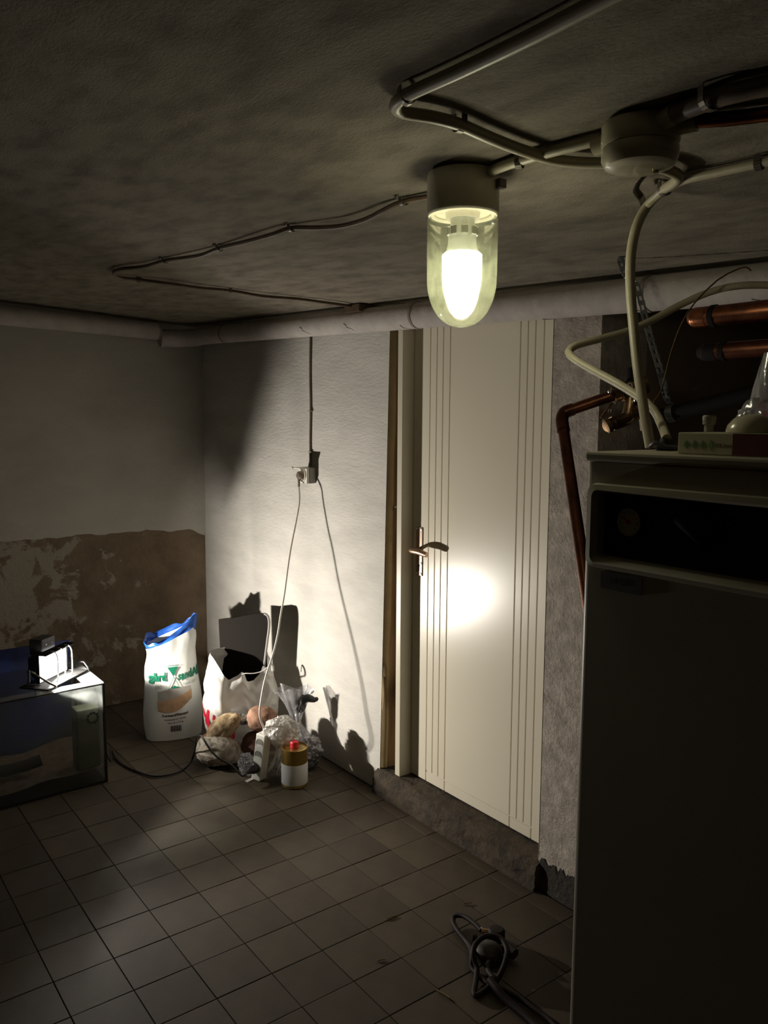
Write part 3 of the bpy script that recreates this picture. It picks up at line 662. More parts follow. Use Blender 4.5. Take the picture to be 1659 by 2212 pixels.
for k in range(10):
    a = k*2*math.pi/10; c = hit(200, 1551, 0, ax1+.0006)+V((0, .0215*math.cos(a), .0215*math.sin(a))); b.cyl(c, c+V((.0012, 0, 0)), .0057, 12)
b.build('dot_ring_sticker', M['ink'], tk)
b = MB(); b.box((ax1-.085, .80, az-.03), (ax1-.06, .87, az+.012), .004); b.build('heater_clip', M['socket'], tk)
b = MB(); b.tube([F(.0, -.02, -.076), F(-.05, -.03, -.08), (-3.50, .80, .50), (-3.43, .835, .475), (-3.385, .87, .452), (-3.36, .90, .40), (-3.45, .98, .452)][:5], .0045, 8, .02); 
b.build('rear_lead', M['cable_white'], fl, smooth=True)

# ================================================================== SAND SACK
sb0 = hit(318, 1607, 2, 0); sb1 = hit(440, 1591, 2, 0); SR = (sb1-sb0).normalized(); SFw = V((-SR.y, SR.x, 0)); SN = -SFw
if SN.dot(HF) > 0: SN = -SN; SFw = -SFw
SW = (sb1-sb0).length/2; SO = (sb0+sb1)/2+SFw*0.085
def sack_half(v):                              # half width, half depth up the sack
    a = SW*(1.0+.06*math.sin(min(1, v*1.6)*math.pi)-.22*max(0, v-.25)); d = .085*(1+.12*math.sin(v*3))*(1-.35*max(0, v-.45))
    return a, d
HT = 0.545
def sack_pt(ang, v, grow=0.0):
    a, d = sack_half(v); p = 2.7; c, s = math.cos(ang), math.sin(ang)
    x = math.copysign(abs(c)**(2/p), c)*(a+grow); y = math.copysign(abs(s)**(2/p), s)*(d+grow)
    wr = (0.003+0.013*max(0, v-.55)/.45)*nz((x*14, y*14, v*3.2), 1.0, 4) + 0.0015*nz((x*30, y*30, v*8), 1, 9)
    nrm = V((x/max(a, .01), y/max(d, .01), 0)).normalized()
    x += nrm.x*wr; y += nrm.y*wr
    top = HT*(0.93+0.10*(x/SW)); lean = -0.02*v*v
    if v > .8: x += 0.02*(v-.8)/.2*math.sin(v*9)
    return SO+SR*(x+lean)+SN*(y+.05*v*v)+UP*(0.002+v*top)
def sack_front(x, z):
    """point on the printed face, x metres right of centre, z metres up"""
    v = z/(HT*(0.93+0.10*(x/SW))); a, d = sack_half(v); p = 2.7
    t = min(.999, abs(x)/a); ang = math.acos(math.copysign(t**(p/2), x))
    return sack_pt(ang, v, .0045)
sk = thing('sand_sack', 'open white plastic sack of sand with green lettering standing by the wall corner', 'sack', SO)
b = MB(); b.grid(lambda u, v: sack_pt(u*2*math.pi, v), 220, 90, wrap=True); b.build('sack_body', M['sack'], sk, smooth=True)
def liner(u, v):
    ang = u*2*math.pi; p = sack_pt(ang, .90, -.007); rel = p-SO; x = rel.dot(SR)
    h = .045+.05*(0.5+0.5*x/SW)+.022*math.sin(ang*2+.5)+.02*nz((math.cos(ang)*2, math.sin(ang)*2, 1), 1.3)
    k = v*h; q = p+UP*(k+HT*.03)
    q += SR*(x*.18*v)+SN*(.012*nz((x*20, v*3, 2), 1))
    return q
b = MB(); b.grid(liner, 72, 10, wrap=True); b.build('blue_liner', M['blue'], sk, smooth=True)
def patch(name, x0, x1, zlo, zhi, m, off=0.0, nx=22, nz_=10):
    def fn(u, v):
        x = x0+(x1-x0)*u; a, c = zlo(u), zhi(u); p = sack_front(x, a+(c-a)*v); return p+SN*off
    q = MB(); q.grid(fn, nx, nz_); return q.build(name, m, sk, smooth=True)
ss = 0.00206
patch('sack_window', -.072, .078, lambda u: .165+.05*u-.03*math.sin(u*3.1)-.0*u, lambda u: .253+.015*u+.006*math.sin(u*3), M['window'])
patch('sand_seen_through_window', -.076, .08, lambda u: .158+.05*u-.035*math.sin(u*3.1), lambda u: .205+.048*u-.012*math.sin(u*3.1), M['sand'], .0006)
lp = {'parent': sk}
text_on('green_lettering', 'gård', .058, lambda x, y: sack_front(-.105+x, .308+y)+SN*.0006, M['green'], sk, bold=.0022, sx=.74)
text_on('green_lettering', 'sandAB', .056, lambda x, y: sack_front(.022+x, .305+y+.12*x)+SN*.0006, M['green'], sk, bold=.0022, sx=.64)
def tri(name, pts, m):
    def lp_(t0, t1, t): return (t0[0]+(t1[0]-t0[0])*t, t0[1]+(t1[1]-t0[1])*t)
    q = MB(); q.grid(lambda u, v: sack_front(*lp_(lp_(pts[0], pts[1], u), pts[2], v*.999))+SN*.0008, 10, 10); return q.build(name, m, sk)
tri('hourglass_print', [(-.022, .372), (.024, .374), (.002, .325)], M['green']); 
tri('hourglass_print', [(-.012, .268), (.018, .269), (.003, .281)], M['green'])
for A, B in (((.002, .325), (-.023, .266)), ((.002, .325), (.027, .268)), ((-.023, .266), (.027, .268)), ((-.026, .379), (.028, .381))):
    q = MB(); q.tube([sack_front(A[0]+(B[0]-A[0])*t/8, A[1]+(B[1]-A[1])*t/8)+SN*.0006 for t in range(9)], .0011, 5, .01); q.build('hourglass_line', M['green'], sk)
text_on('grey_lettering', '080', .026, lambda x, y: sack_front(-.083+x, .268+y)+SN*.0006, M['greyink'], sk, sx=.8)
text_on('grey_lettering', 'Telefon 0371', .02, lambda x, y: sack_front(.042+x, .274+y+.12*x)+SN*.0006, M['greyink'], sk, sx=.62)
text_on('dark_lettering', 'Kvartssand/Filtersand', .0175, lambda x, y: sack_front(.0+x, .124+y+1.2*x*x+.05*x)+SN*.0006, M['ink'], sk, 'CENTER', .0006, sx=.78)
text_on('dark_lettering', 'Kornstorlek 0,4 - 0,8 mm', .012, lambda x, y: sack_front(.0+x, .104+y+1.2*x*x+.05*x)+SN*.0006, M['ink'], sk, 'CENTER', .0002, sx=.78)
text_on('dark_lettering', 'Nettovikt ca 25 kg', .012, lambda x, y: sack_front(.0+x, .087+y+1.2*x*x+.05*x)+SN*.0006, M['ink'], sk, 'CENTER', .0002, sx=.78)
q = MB()
for k in range(14):
    x = -.024+k*.0037; q.grid(lambda u, v: sack_front(x+u*(.0012+.001*(k % 3)), .046+.03*v)+SN*.0006, 1, 3)
q.build('bar_code', M['ink'], sk)

# ================================================================== CARRIER BAG AND CHARCOAL SHEET
cb = hit(522, 1590, 2, 0); cb = V((-3.395, 1.705, 0)); _, _, cd = proj(cb); cs_ = cd/FPX; cpx_, cpy_, _ = proj(cb)
cg = thing('carrier_bag', 'white plastic carrier bag with red lettering behind the stones', 'bag', cb)
RIM = [(-1.0, 1404), (-.8, 1408), (-.55, 1424), (-.2, 1452), (0.0, 1446), (.1, 1439), (.18, 1442), (.27, 1462), (.5, 1461), (.7, 1450), (.85, 1432), (1.0, 1440)]
def rimy(s):
    for (a, ya), (c, yc) in zip(RIM, RIM[1:]):
        if a <= s <= c: return ya+(yc-ya)*(s-a)/(c-a)
    return 1440
BW, BD = .158, .085
def bag_pt(ang, v, grow=0.0):
    s = math.cos(ang); f = -math.sin(ang)      # f = -1 is the side towards the room
    yf = rimy(max(-1, min(1, s))); yb = 1405; k = 0.5-0.5*f if f else .5
    k = 1.0 if f <= 0 else max(0, 1-f*2.2)
    rim_h = (cpy_-(yf*k+yb*(1-k)))*cs_*1.01
    p = 2.4; x = math.copysign(abs(s)**(2/p), s)*(BW+grow); y = math.copysign(abs(f)**(2/p), f)*(BD+grow)
    prof = .78+.35*math.sin(math.pi*min(1, v*.8+.1))-.06*v
    wv = .010*nz((x*14, y*14, v*4), 1, 2)+.016*v*nz((x*9, y*9, v*9), 1, 6)+.004*nz((x*40, y*40, v*18), 1, 8)
    if f < 0:                                  # front of the bag is drawn out to a crease left of the middle
        c_ = x/BW; tgt = -1.9*math.sqrt(max(0, 1-((c_+.4)/.6)**2)) if c_ < -.4 else -1.9+1.8*(c_+.4)/1.4
        y = y*.25+(BD+grow)*tgt*.75*min(1, -f*3)
    nrm = V((x/BW, y/BD, 0)).normalized(); x = x*prof+nrm.x*wv; y = y*prof+nrm.y*wv
    return cb+HR*x+HF*y+UP*(.003+v*rim_h)
b = MB(); b.grid(lambda u, v: bag_pt(u*2*math.pi, v), 120, 44, wrap=True); b.build('bag_body', M['carrier'], cg, smooth=True)
def bagz(px, py, c=-BD): return cb+HR*((px-cpx_)*cs_)+HF*c+UP*((cpy_-py)*cs_)
b = MB(); hp = [bagz(531, 1441, -BD*.92), bagz(540, 1437, -BD*1.05), bagz(556, 1437, -BD*1.05), bagz(572, 1434, -BD*.95), bagz(583, 1428, -BD*.75), bagz(592, 1426, -BD*.45), bagz(593, 1440, -BD*.35)]
b.tube(hp, .0065, 8, .01, flat=.4); b.build('handle', M['carrier'], cg, smooth=True)
def bag_face(x, z):
    s = max(-.99, min(.99, x/(BW*.97))); ang = math.acos(math.copysign(abs(s)**1.2, s))
    return bag_pt(ang, z/.33, .0035)
text_on('red_lettering', 'MAXI', .13, lambda x, y: bag_face(-.148+x, .075+y), M['redprint'], cg, bold=.004, sx=.46, sy=1.0)
sh = [(470, 1341), (482, 1338), (505, 1334), (530, 1327), (555, 1320), (572, 1318), (579, 1320), (583, 1328), (584, 1342), (578, 1390), (566, 1470), (556, 1535), (480, 1535), (473, 1430)]
b = MB(); b.poly([bagz(x, y, .03-(x-525)*.0008) for x, y in sh], (HF+HR*.34).normalized()*.010)
t = b.build('plastic_sheet', M['slab']); tag(t, 'charcoal rigid sheet with rounded corner sticking out of the carrier bag', 'sheet')
b = MB(); b.tube([bagz(x+.5, y, .034-(x-525)*.0008) for x, y in ((574, 1319), (581, 1322), (584.5, 1333), (584, 1350), (578, 1392), (567, 1470), (558, 1530))], .006, 8, .02); b.build('lit_edge', M['litedge'], t, smooth=True)  # lit right edge of the sheet, its light put into a paler strip

# ================================================================== STONES
def stone(name, px, py, d, rad, rot, m, label, seed, amp=.2, zmin=None):
    c = at(px, py, d)
    if zmin is not None: c.z = zmin
    b = blob(c, rad, rot, amp, 2.4, seed); o = b.build(name, m, None, smooth=True)
    lowz = min(v.co.z for v in o.data.vertices)
    if zmin is not None:
        for v in o.data.vertices: v.co.z += .001-lowz
    tag(o, label, 'stone', 'stones piled in front of the carrier bag'); return o
stone('stone', 473, 1634, 3.64, (.102, .075, .068), (0, .12, 0), M['granite'], 'large speckled grey stone lying at the bottom front of the stone pile', 1, zmin=.065)
stone('stone', 482, 1571, 3.65, (.086, .052, .050), (0, -.62, 0), M['tanstone'], 'elongated tan stone leaning on top of the speckled grey stone', 2, .14)
stone('stone', 446, 1598, 3.71, (.045, .045, .058), (0, .1, 0), M['redstone'], 'small reddish stone squeezed beside the sand sack', 3, zmin=.06)
stone('stone', 566, 1553, 3.65, (.072, .055, .058), (0, .2, 0), M['redstone'], 'rounded pinkish red stone on top at the right of the pile', 4, .14)
stone('stone', 552, 1600, 3.68, (.066, .058, .072), (0, 0, 0), M['darkstone'], 'dark red stone under the pinkish one behind the power strip', 5, .16, zmin=.09)
b = blob(at(524, 1552, 3.70), (.04, .03, .028), (0, .2, 0), .22, 4, 11, 3); t = b.build('foil_package', M['foil']); tag(t, 'small silver foil package wedged between the stones', 'package')

# ================================================================== POWER STRIP, CORD, PLUG, BLACK LEAD
pb = hit(551, 1687, 2, 0); ang = math.radians(38)
XA = (HR*math.cos(ang)-HF*math.sin(ang)).normalized()            # side of the strip seen right of the edge
fN = (-HR*math.sin(ang)*1.0-HF*math.cos(ang)); fN = (HR*-.60-HF*.80).normalized()
sX = V((-fN.y, fN.x, 0)); sX = sX if sX.dot(HR) > 0 else -sX
UPS = (UP+HF*.05+HR*.12).normalized()
def PS(a, n, u): return pb+sX*a+fN*n+UPS*u
mP = Matrix(((sX.x, fN.x, UPS.x, pb.x), (sX.y, fN.y, UPS.y, pb.y), (sX.z, fN.z, UPS.z, pb.z), (0, 0, 0, 1)))
ps = thing('power_strip', 'white three way power strip standing on end on the floor', 'power strip', pb)
b = MB(); b.box((-.026, -.042, .004), (.026, 0, .205), .004, mP); b.build('strip_body', M['strip'], ps)
for u in (.165, .112, .056):
    b = MB(); b.lathe([(.021, 0), (.021, .0012), (.0185, .0012), (.018, .0004), (0, .0004)], 24, frame(PS(0, 0, u), fN, UPS)); b.build('socket_well', M['socket'], ps, smooth=True)
b = MB(); b.cyl(PS(0, -.02, .204), PS(.0, -.02, .222), .006, 12); b.build('cord_gland', M['strip'], ps, smooth=True)
b = MB(); b.box((-.03, -.03, 0.0005), (-.012, .012, .004), .001, Matrix.Translation(pb) @ frame((0, 0, 0), UP, sX)); b.build('end_cap', M['strip'], ps)
wcrd = [PS(0, -.02, .222), at(561, 1545, 3.44), at(565, 1505, 3.45), at(574, 1462, 3.46), at(590, 1412, 3.48), at(600, 1370, 3.50), at(606, 1330, 3.52), at(614, 1285, 3.54), at(622, 1225, 3.56), at(629, 1180, 3.58), at(641, 1120, 3.60), at(647, 1082, 3.61), V((SX, WY-.069, SZ-.05))]
b = MB(); b.tube(wcrd, .0042, 8, .02); tag(b.build('white_cord', M['cord_white'], None, smooth=True), 'white cord hanging from the wall socket down to the power strip', 'cord')
pk = thing('cord_plug', 'black plug in the lowest socket of the power strip', 'plug', PS(0, .02, .056))
b = MB(); b.lathe([(0, .0015), (.0185, .0015), (.0195, .006), (.018, .022), (.010, .04), (.006, .055), (0, .056)], 20, frame(PS(0, 0, .056), fN, UPS)); b.build('plug_body', M['black'], pk, smooth=True)
p0 = PS(0, .054, .056)
lead = [p0, p0+fN*.03+UP*-.004, at(500, 1653, 3.44), at(470, 1636, 3.44), at(450, 1613, 3.46), at(438, 1594, 3.48), at(430, 1589, 3.52), at(424, 1596, 3.55), at(421, 1618, 3.58)]
lead += [hit(x, y, 2, .006) for x, y in ((415, 1640), (398, 1660), (370, 1672), (335, 1677), (300, 1668), (265, 1652), (247, 1634))]
lead += [hit(240, 1620, 2, .03), V((-3.40, 1.082, .075)), V((-3.46, 1.075, .16)), V((-3.53, 1.072, .30)), V((-3.62, 1.066, .44)), V((-3.655, 1.04, .462)), V((-3.63, .96, .47)), F(-.0, -.01, -.078)]
b = MB(); b.tube(lead, .0045, 8, .02); tag(b.build('black_lead', M['black'], None, smooth=True), 'black rubber lead from the power strip across the floor to the floodlight', 'cord')

# ================================================================== CAN, PLASTIC BAGS
cn = hit(634, 1704, 2, 0)+HF*.045; can = thing('oil_can', 'round gold tin with white label and red screw cap on the floor', 'can', cn)
Tm = Matrix.Translation(cn); r = .0555
b = MB(); b.lathe([(0, .001), (r-.002, .001), (r+.0008, .004), (r, .008), (r, .16), (r+.001, .166), (r-.002, .168), (r-.004, .162), (0, .162)], 40, Tm); b.build('tin', M['gold'], can, smooth=True)
b = MB(); b.lathe([(r+.0006, .014), (r+.0009, .0145), (r+.0009, .103), (r+.0006, .1035)], 40, Tm); b.build('paper_label', M['paperlabel'], can, smooth=True)
for k in range(5):
    b = MB(); z = .05+k*.011; b.lathe([(r+.0011, z), (r+.0013, z+.0006), (r+.0011, z+.0012)], 40, Tm); b.build('label_line', M['paperlabel'], can, smooth=True)
b = MB(); b.lathe([(0, .163), (.017, .163), (.0175, .165), (.0175, .186), (.015, .190), (0, .190)], 18, Tm); b.build('screw_cap', M['red'], can)

def crumple(c, rad, seed, amp, m, name, label, sub=5, parent=None, rot=(0, 0, 0), flat_bottom=True):
    b = blob(c, rad, rot, amp, 4.2, seed, sub)
    for v in b.bm.verts:
        d = (v.co-V(c)); k = .10*abs(nz(d*18, 1, seed))+.05*abs(nz(d*45, 1, seed+2)); v.co -= d*k
        if flat_bottom and v.co.z < .002: v.co.z = .002+.0005*abs(d.x)
    o = b.build(name, m, parent, smooth=True)
    if parent is None: tag(o, label, 'bag')
    return o
# crumpled white bag
wbc = at(610, 1581, 3.51); wbag = thing('plastic_bag', 'crumpled cloudy white plastic bag behind the red capped can', 'bag', (wbc.x, wbc.y, 0))
crumple(wbc, (.078, .055, .070), 21, .22, M['white_film'], 'bag_puff', '', parent=wbag, flat_bottom=False)
crumple(wbc+HF*.005, (.058, .040, .050), 25, .25, M['white_film'], 'inner_fold', '', parent=wbag, flat_bottom=False)
def tail(u, v):
    p0_ = wbc+UP*-.045+HR*(-.03+.08*u); p1_ = V((wbc.x, wbc.y, 0))+HR*(-.055+.10*u+.02*math.sin(v*5))+UP*.004
    p = p0_.lerp(p1_, v*(.82+.18*abs(math.sin(u*9)))); p += -HF*(.025*math.sin(u*7+v*2)+.02*nz((u*4, v*4, 3), 1.5)); return p
b = MB(); b.grid(tail, 30, 20); b.build('bag_tail', M['white_film'], wbag, smooth=True)
# small clear bag left of the strip
cbc = at(533, 1640, 3.55); crumple(V((cbc.x, cbc.y, .048)), (.036, .036, .052), 31, .25, M['clear'], 'plastic_bag', 'small clear plastic bag squashed between the power strip and grey stone')
# low dark bag right of the can, with knotted clear neck
dbc = hit(652, 1668, 2, 0)+HF*.05; dbc.y = min(dbc.y, WY-.115)
kb = thing('plastic_bag', 'clear tied plastic bag of grey gravel with flared top by the white wall', 'bag', dbc)
crumple(dbc+UP*.075, (.080, .062, .078), 41, .15, M['gravel'], 'gravel_fill', '', parent=kb)
crumple(dbc+UP*.078, (.090, .070, .084), 43, .22, M['clear'], 'bag_body', '', parent=kb)
nk = at(641, 1560, proj(dbc)[2]); ft = at(636, 1486, proj(dbc)[2])
def neck(u, v):
    a = u*2*math.pi; t = v
    base = V((dbc.x, dbc.y, .12)); c = base.lerp(nk, min(1, t/.35)) if t < .35 else nk.lerp(ft, (t-.35)/.65)
    r_ = .05-.035*min(1, t/.35) if t < .35 else .015+.062*((t-.35)/.65)**1.25
    r_ *= 1+.22*math.sin(a*5+t*3)+.15*nz((math.cos(a)*2, math.sin(a)*2, t*3), 1.4)
    fl_ = .55 if t > .5 else .9
    return c+HR*(r_*math.cos(a))+HF*(r_*fl_*math.sin(a))+UP*(.012*math.sin(a*3)*(1 if t > .95 else 0))
b = MB(); b.grid(neck, 48, 24, wrap=True); b.build('flared_top', M['clear'], kb, smooth=True)
crumple(nk+UP*.09+HR*.012, (.028, .022, .045), 47, .3, M['gravel'], 'trapped_gravel', '', parent=kb, sub=4, flat_bottom=False)
b = MB(); tp = nk+UP*.10+HR*.02; b.tube([tp, tp+HR*.03+UP*.012, tp+HR*.06+UP*.004, tp+HR*.075+UP*.012], [.022, .02, .018, .016, .012, .010, .006], 9, .015); b.build('twisted_corner', M['darkbag'], kb, smooth=True)

# ================================================================== BOILER
bx0, bx1, by0, by1, bz = -0.803, -0.22, 0.985, 1.60, 1.488
bo = thing('boiler', 'cream enamelled boiler cabinet with recessed black control panel', 'boiler', ((bx0+bx1)/2, (by0+by1)/2, 0))
rz0, rz1, rx0, rx1 = 1.345, 1.443, -0.775, -0.30   # the panel recess
b = MB(); bm = bmesh.new(); cr = .012
ring = [(bx0, by1)]
ring += [(bx0+cr-cr*math.cos(t*math.pi/12), by0+cr-cr*math.sin(t*math.pi/12)) for t in range(7)]
ring += [(bx1-cr+cr*math.sin(t*math.pi/12), by0+cr-cr*math.cos(t*math.pi/12)) for t in range(7)]
ring += [(bx1, by1)]
lo_v = [bm.verts.new((x, y, .03)) for x, y in ring]; hi_v = [bm.verts.new((x, y, bz)) for x, y in ring]; n = len(ring)
for i in range(n):
    if i == 7: continue                        # the flat front is filled around the recess below
    j = (i+1) % n; bm.faces.new((lo_v[i], lo_v[j], hi_v[j], hi_v[i]))
bm.faces.new(hi_v); bm.faces.new(lo_v[::-1])
fx0, fx1 = bx0+cr, bx1-cr
def q4(a, b_, c, d): bm.faces.new([bm.verts.new(p) for p in (a, b_, c, d)])
q4((fx0, by0, .03), (fx1, by0, .03), (fx1, by0, rz0-.012), (fx0, by0, rz0-.012)); q4((fx0, by0, rz1+.008), (fx1, by0, rz1+.008), (fx1, by0, bz), (fx0, by0, bz))
q4((fx0, by0, rz0-.012), (rx0-.008, by0, rz0-.012), (rx0-.008, by0, rz1+.008), (fx0, by0, rz1+.008)); q4((rx1+.008, by0, rz0-.012), (fx1, by0, rz0-.012), (fx1, by0, rz1+.008), (rx1+.008, by0, rz1+.008))
b.merge(bm); b.build('cabinet', M['boiler'], bo)
# recess walls, back panel
b = MB(); bm = bmesh.new(); yd = by0+.032
fo = [(rx0-.008, by0, rz0-.012), (rx1+.008, by0, rz0-.012), (rx1+.008, by0, rz1+.008), (rx0-.008, by0, rz1+.008)]; bi = [(rx0, yd, rz0+.004), (rx1, yd, rz0+.004), (rx1, yd, rz1), (rx0, yd, rz1)]
A = [bm.verts.new(p) for p in fo]; B = [bm.verts.new(p) for p in bi]
for i in range(4): bm.faces.new((A[i], A[(i+1) % 4], B[(i+1) % 4], B[i]))
b.merge(bm); b.build('recess_lining', M['panel'], bo)
b = MB(); b.box((rx0-.002, yd, rz0), (rx1+.002, yd+.006, rz1+.002)); pn = b.build('control_panel', M['panel'], bo)
b = MB(); b.tube([(-.675, yd-.0006, rz1-.012), (-.655, yd-.0006, 1.405), (-.632, yd-.0006, 1.375), (-.632, yd-.0006, 1.36), (-.645, yd-.0006, 1.351)], .0009, 5, .01); b.build('panel_seam', M['knob'], pn)
# bezel ring around the recess
def rrect(x0, x1, z0, z1, r, k=6):
    out = []
    for cx_, cz_, a0 in ((x1-r, z1-r, 0), (x0+r, z1-r, 90), (x0+r, z0+r, 180), (x1-r, z0+r, 270)):
        for t in range(k+1):
            a = math.radians(a0+90*t/k); out.append((cx_+r*math.cos(a), cz_+r*math.sin(a)))
    return out
b = MB(); bm = bmesh.new()
lay = [(rrect(rx0-.019, rx1+.019, rz0-.016, rz1+.014, .016), by0-.0002), (rrect(rx0-.017, rx1+.017, rz0-.014, rz1+.012, .015), by0-.007), (rrect(rx0-.008, rx1+.008, rz0-.008, rz1+.004, .011), by0-.009), (rrect(rx0, rx1, rz0, rz1, .008), by0-.002), (rrect(rx0, rx1, rz0+.002, rz1, .008), by0+.014)]
rows = [[bm.verts.new((x, y, z)) for x, z in L_] for L_, y in lay]
for A, B in zip(rows, rows[1:]):
    n = len(A)
    for i in range(n): bm.faces.new((A[i], A[(i+1) % n], B[(i+1) % n], B[i]))
bmesh.ops.recalc_face_normals(bm, faces=bm.faces); b.merge(bm); b.build('panel_bezel', M['lid'], bo, smooth=True)
b = MB(); b.box((bx0+.001, by0-.004, bz+.001), (bx1-.001, by1, bz+.015), .004); b.build('top_lid', M['lid'], bo)
gc = hit(1357, 1128, 1, yd-.012); gc.y = yd
gg = MB(); gg.lathe([(.0245, 0), (.0245, .012), (.0225, .014), (.0212, .0125)], 32, frame(gc, (0, -1, 0))); ga = gg.build('gauge_rim', M['knob'], bo, smooth=True)
b = MB(); b.lathe([(0, .0105), (.0215, .0105)], 32, frame(gc, (0, -1, 0))); b.build('gauge_dial', M['dial'], ga)
b = MB(); c0 = gc+V((0, -.0115, 0)); b.poly([c0+V((-.001, 0, -.0015)), c0+V((.001, 0, .0015)), c0+V((-.0135, 0, .0085))], (0, -.0006, 0)); b.cyl(c0, c0+V((0, -.0015, 0)), .003, 12); b.build('gauge_needle', M['red'], ga)
b = MB()
for k in range(9):
    a = math.radians(-40+k*32.5); d = V((math.cos(a), 0, math.sin(a))); t_ = V((-math.sin(a), 0, math.cos(a))); b.poly([gc+V((0, -.0107, 0))+d*.013+t_*.0005, gc+V((0, -.0107, 0))+d*.016+t_*.0005, gc+V((0, -.0107, 0))+d*.016-t_*.0005, gc+V((0, -.0107, 0))+d*.013-t_*.0005], (0, -.0002, 0))
b.build('gauge_tick', M['ink'], ga)
kc = hit(1500, 1145, 1, yd-.02); kc.y = yd
b = MB(); b.lathe([(.034, 0), (.034, .004), (.028, .006), (.0265, .028), (.024, .031), (0, .031)], 32, frame(kc, (0, -1, 0))); b.box((-.005, -.026, .030), (.005, .026, .036), .001, frame(kc, (0, -1, 0), (.55, 0, .83))); b.build('control_knob', M['knob'], bo, smooth=True)
p0, p1 = V((-.766, by0-.0015, 1.327)), V((-.694, by0-.0015, 1.301))
b = MB(); b.box((-.766, by0-.0016, 1.300), (-.694, by0-.0002, 1.326)); ty = b.build('type_plate', M['greylabel'], bo)
text_on('plate_lettering', 'EVP 250', .0115, lambda x, y: V((-.748+x, by0-.0019, 1.310+y)), M['ink'], ty, bold=.0003, sx=.85)
b = MB(); b.box((bx0+.03, by0+.02, .0005), (bx1-.03, by1-.02, .03)); b.build('plinth', M['knob'], bo)

# ================================================================== THINGS ON THE BOILER
BT = bz+.0155
c0 = hit(1463, 985, 1, 1.03); xa = c0.x; c1 = hit(1581, 990, 1, 1.03); xb = c1.x
ct = thing('carton', 'flat cream carton with green symbols and dark red end on the boiler', 'box', ((xa+xb)/2, 1.08, BT))
b = MB(); b.box((xa, 1.03, BT), (xb+.065, 1.13, BT+.030), .0015); b.build('carton_body', M['carton'], ct)
b = MB(); b.box((xb, 1.0294, BT+.0008), (xb+.0655, 1.031, BT+.0298)); b.build('dark_end_panel', M['darkred'], ct)
for k in range(4):
    cx_ = xa+.014+k*.0125; b = MB()
    if k == 3: b.poly([(cx_-.004, 1.0296, BT+.013), (cx_, 1.0296, BT+.005), (cx_+.004, 1.0296, BT+.013), (cx_, 1.0296, BT+.021)], (0, -.0003, 0))
    else: b.lathe([(.0045, 0), (.0045, .0003), (.0026, .0003), (.0026, 0)], 16, frame((cx_, 1.0297, BT+.013), (0, -1, 0))); b.box((cx_-.0008, 1.0293, BT+.0075), (cx_+.0008, 1.0296, BT+.0195))
    b.build('green_symbol', M['greenprint'], ct)
text_on('carton_lettering', '93% 5mm', .0075, lambda x, y: V((xa+.058+x*.8, 1.0296, BT+.0105+y)), M['brownprint'], ct, bold=.0002)
# bulb pack dome, clear blister, small cap, bottle in film, red pack
dm = hit(1608, 940, 1, 1.075); dz = BT+.0305
b = MB(); b.lathe([(0, dz+.0255), (.012, dz+.0245), (.024, dz+.0195), (.032, dz+.010), (.034, dz+.002), (.034, dz), (0, dz)], 30, Matrix.Translation((dm.x+.005, 1.085, 0))); tag(b.build('plastic_dome', M['dome'], None, smooth=True), 'glossy cream plastic dome resting on the carton', 'cap')
e = hit(1535, 935, 1, 1.09); b = MB(); b.lathe([(0, dz), (.0065, dz), (.0065, dz+.010), (.009, dz+.011), (.0095, dz+.022), (.008, dz+.024), (0, dz+.024)], 16, Matrix.Translation((e.x, 1.085, 0))); bmm = tag(b.build('small_fitting', M['socket'], None, smooth=True), 'tiny dark capped fitting standing on the carton', 'fitting')
bp0 = hit(1578, 925, 1, 1.115)
crumple(V((bp0.x, 1.20, BT+.042)), (.036, .030, .040), 61, .2, M['clear'], 'plastic_bag', 'small clear plastic pouch behind the carton on the boiler', sub=4, flat_bottom=False)
bb = hit(1640, 860, 1, 1.19); bt = thing('wrapped_bottle', 'tall clear film wrapped pack with dark base on the boiler', 'package', (bb.x+.01, 1.23, BT))
def wrapf(u, v):
    a = u*2*math.pi; r_ = .042*(1-.28*v+.16*math.sin(v*3.1))*(1+.10*math.sin(a*4+v*3)); return V((bb.x+.012+r_*math.cos(a), 1.23+r_*.8*math.sin(a), BT+.004+.145*v))
b = MB(); b.grid(wrapf, 36, 24, wrap=True); b.build('film_wrap', M['clear'], bt, smooth=True)
b = MB(); b.lathe([(0, BT+.001), (.030, BT+.001), (.031, BT+.004), (.031, BT+.055), (.026, BT+.062), (0, BT+.062)], 24, Matrix.Translation((bb.x+.012, 1.23, 0))); b.build('dark_base', M['panel'], bt, smooth=True)
b = MB(); rx = hit(1656, 900, 1, 1.16).x; b.box((rx, 1.16, BT), (rx+.05, 1.19, BT+.095), .002); rp_ = b.build('red_pack', M['red']); tag(rp_, 'upright red pack beside the film wrapped pack on the boiler', 'box')
b = MB(); b.box((rx+.006, 1.1588, BT+.06), (rx+.044, 1.1602, BT+.08)); b.build('pack_panel', M['carton'], rp_)
# black inlet fitting at the foot of the cables
ft_ = hit(1440, 955, 1, 1.13); cgx = thing('cable_inlet', 'small black cable inlet on the boiler top beside the drop cable', 'fitting', (ft_.x, 1.13, BT))
b = MB(); b.lathe([(0, BT), (.016, BT), (.016, BT+.006), (.011, BT+.010), (.010, BT+.018), (0, BT+.018)], 18, Matrix.Translation((ft_.x, 1.13, 0))); b.build('inlet_body', M['black'], cgx, smooth=True)
b = MB(); b.tube([(ft_.x-.018, 1.115, BT+.006), (ft_.x-.006, 1.108, BT+.012), (ft_.x+.012, 1.112, BT+.006), (ft_.x+.03, 1.118, BT+.005)], .004, 8, .01); b.build('inlet_lead', M['black'], cgx, smooth=True)
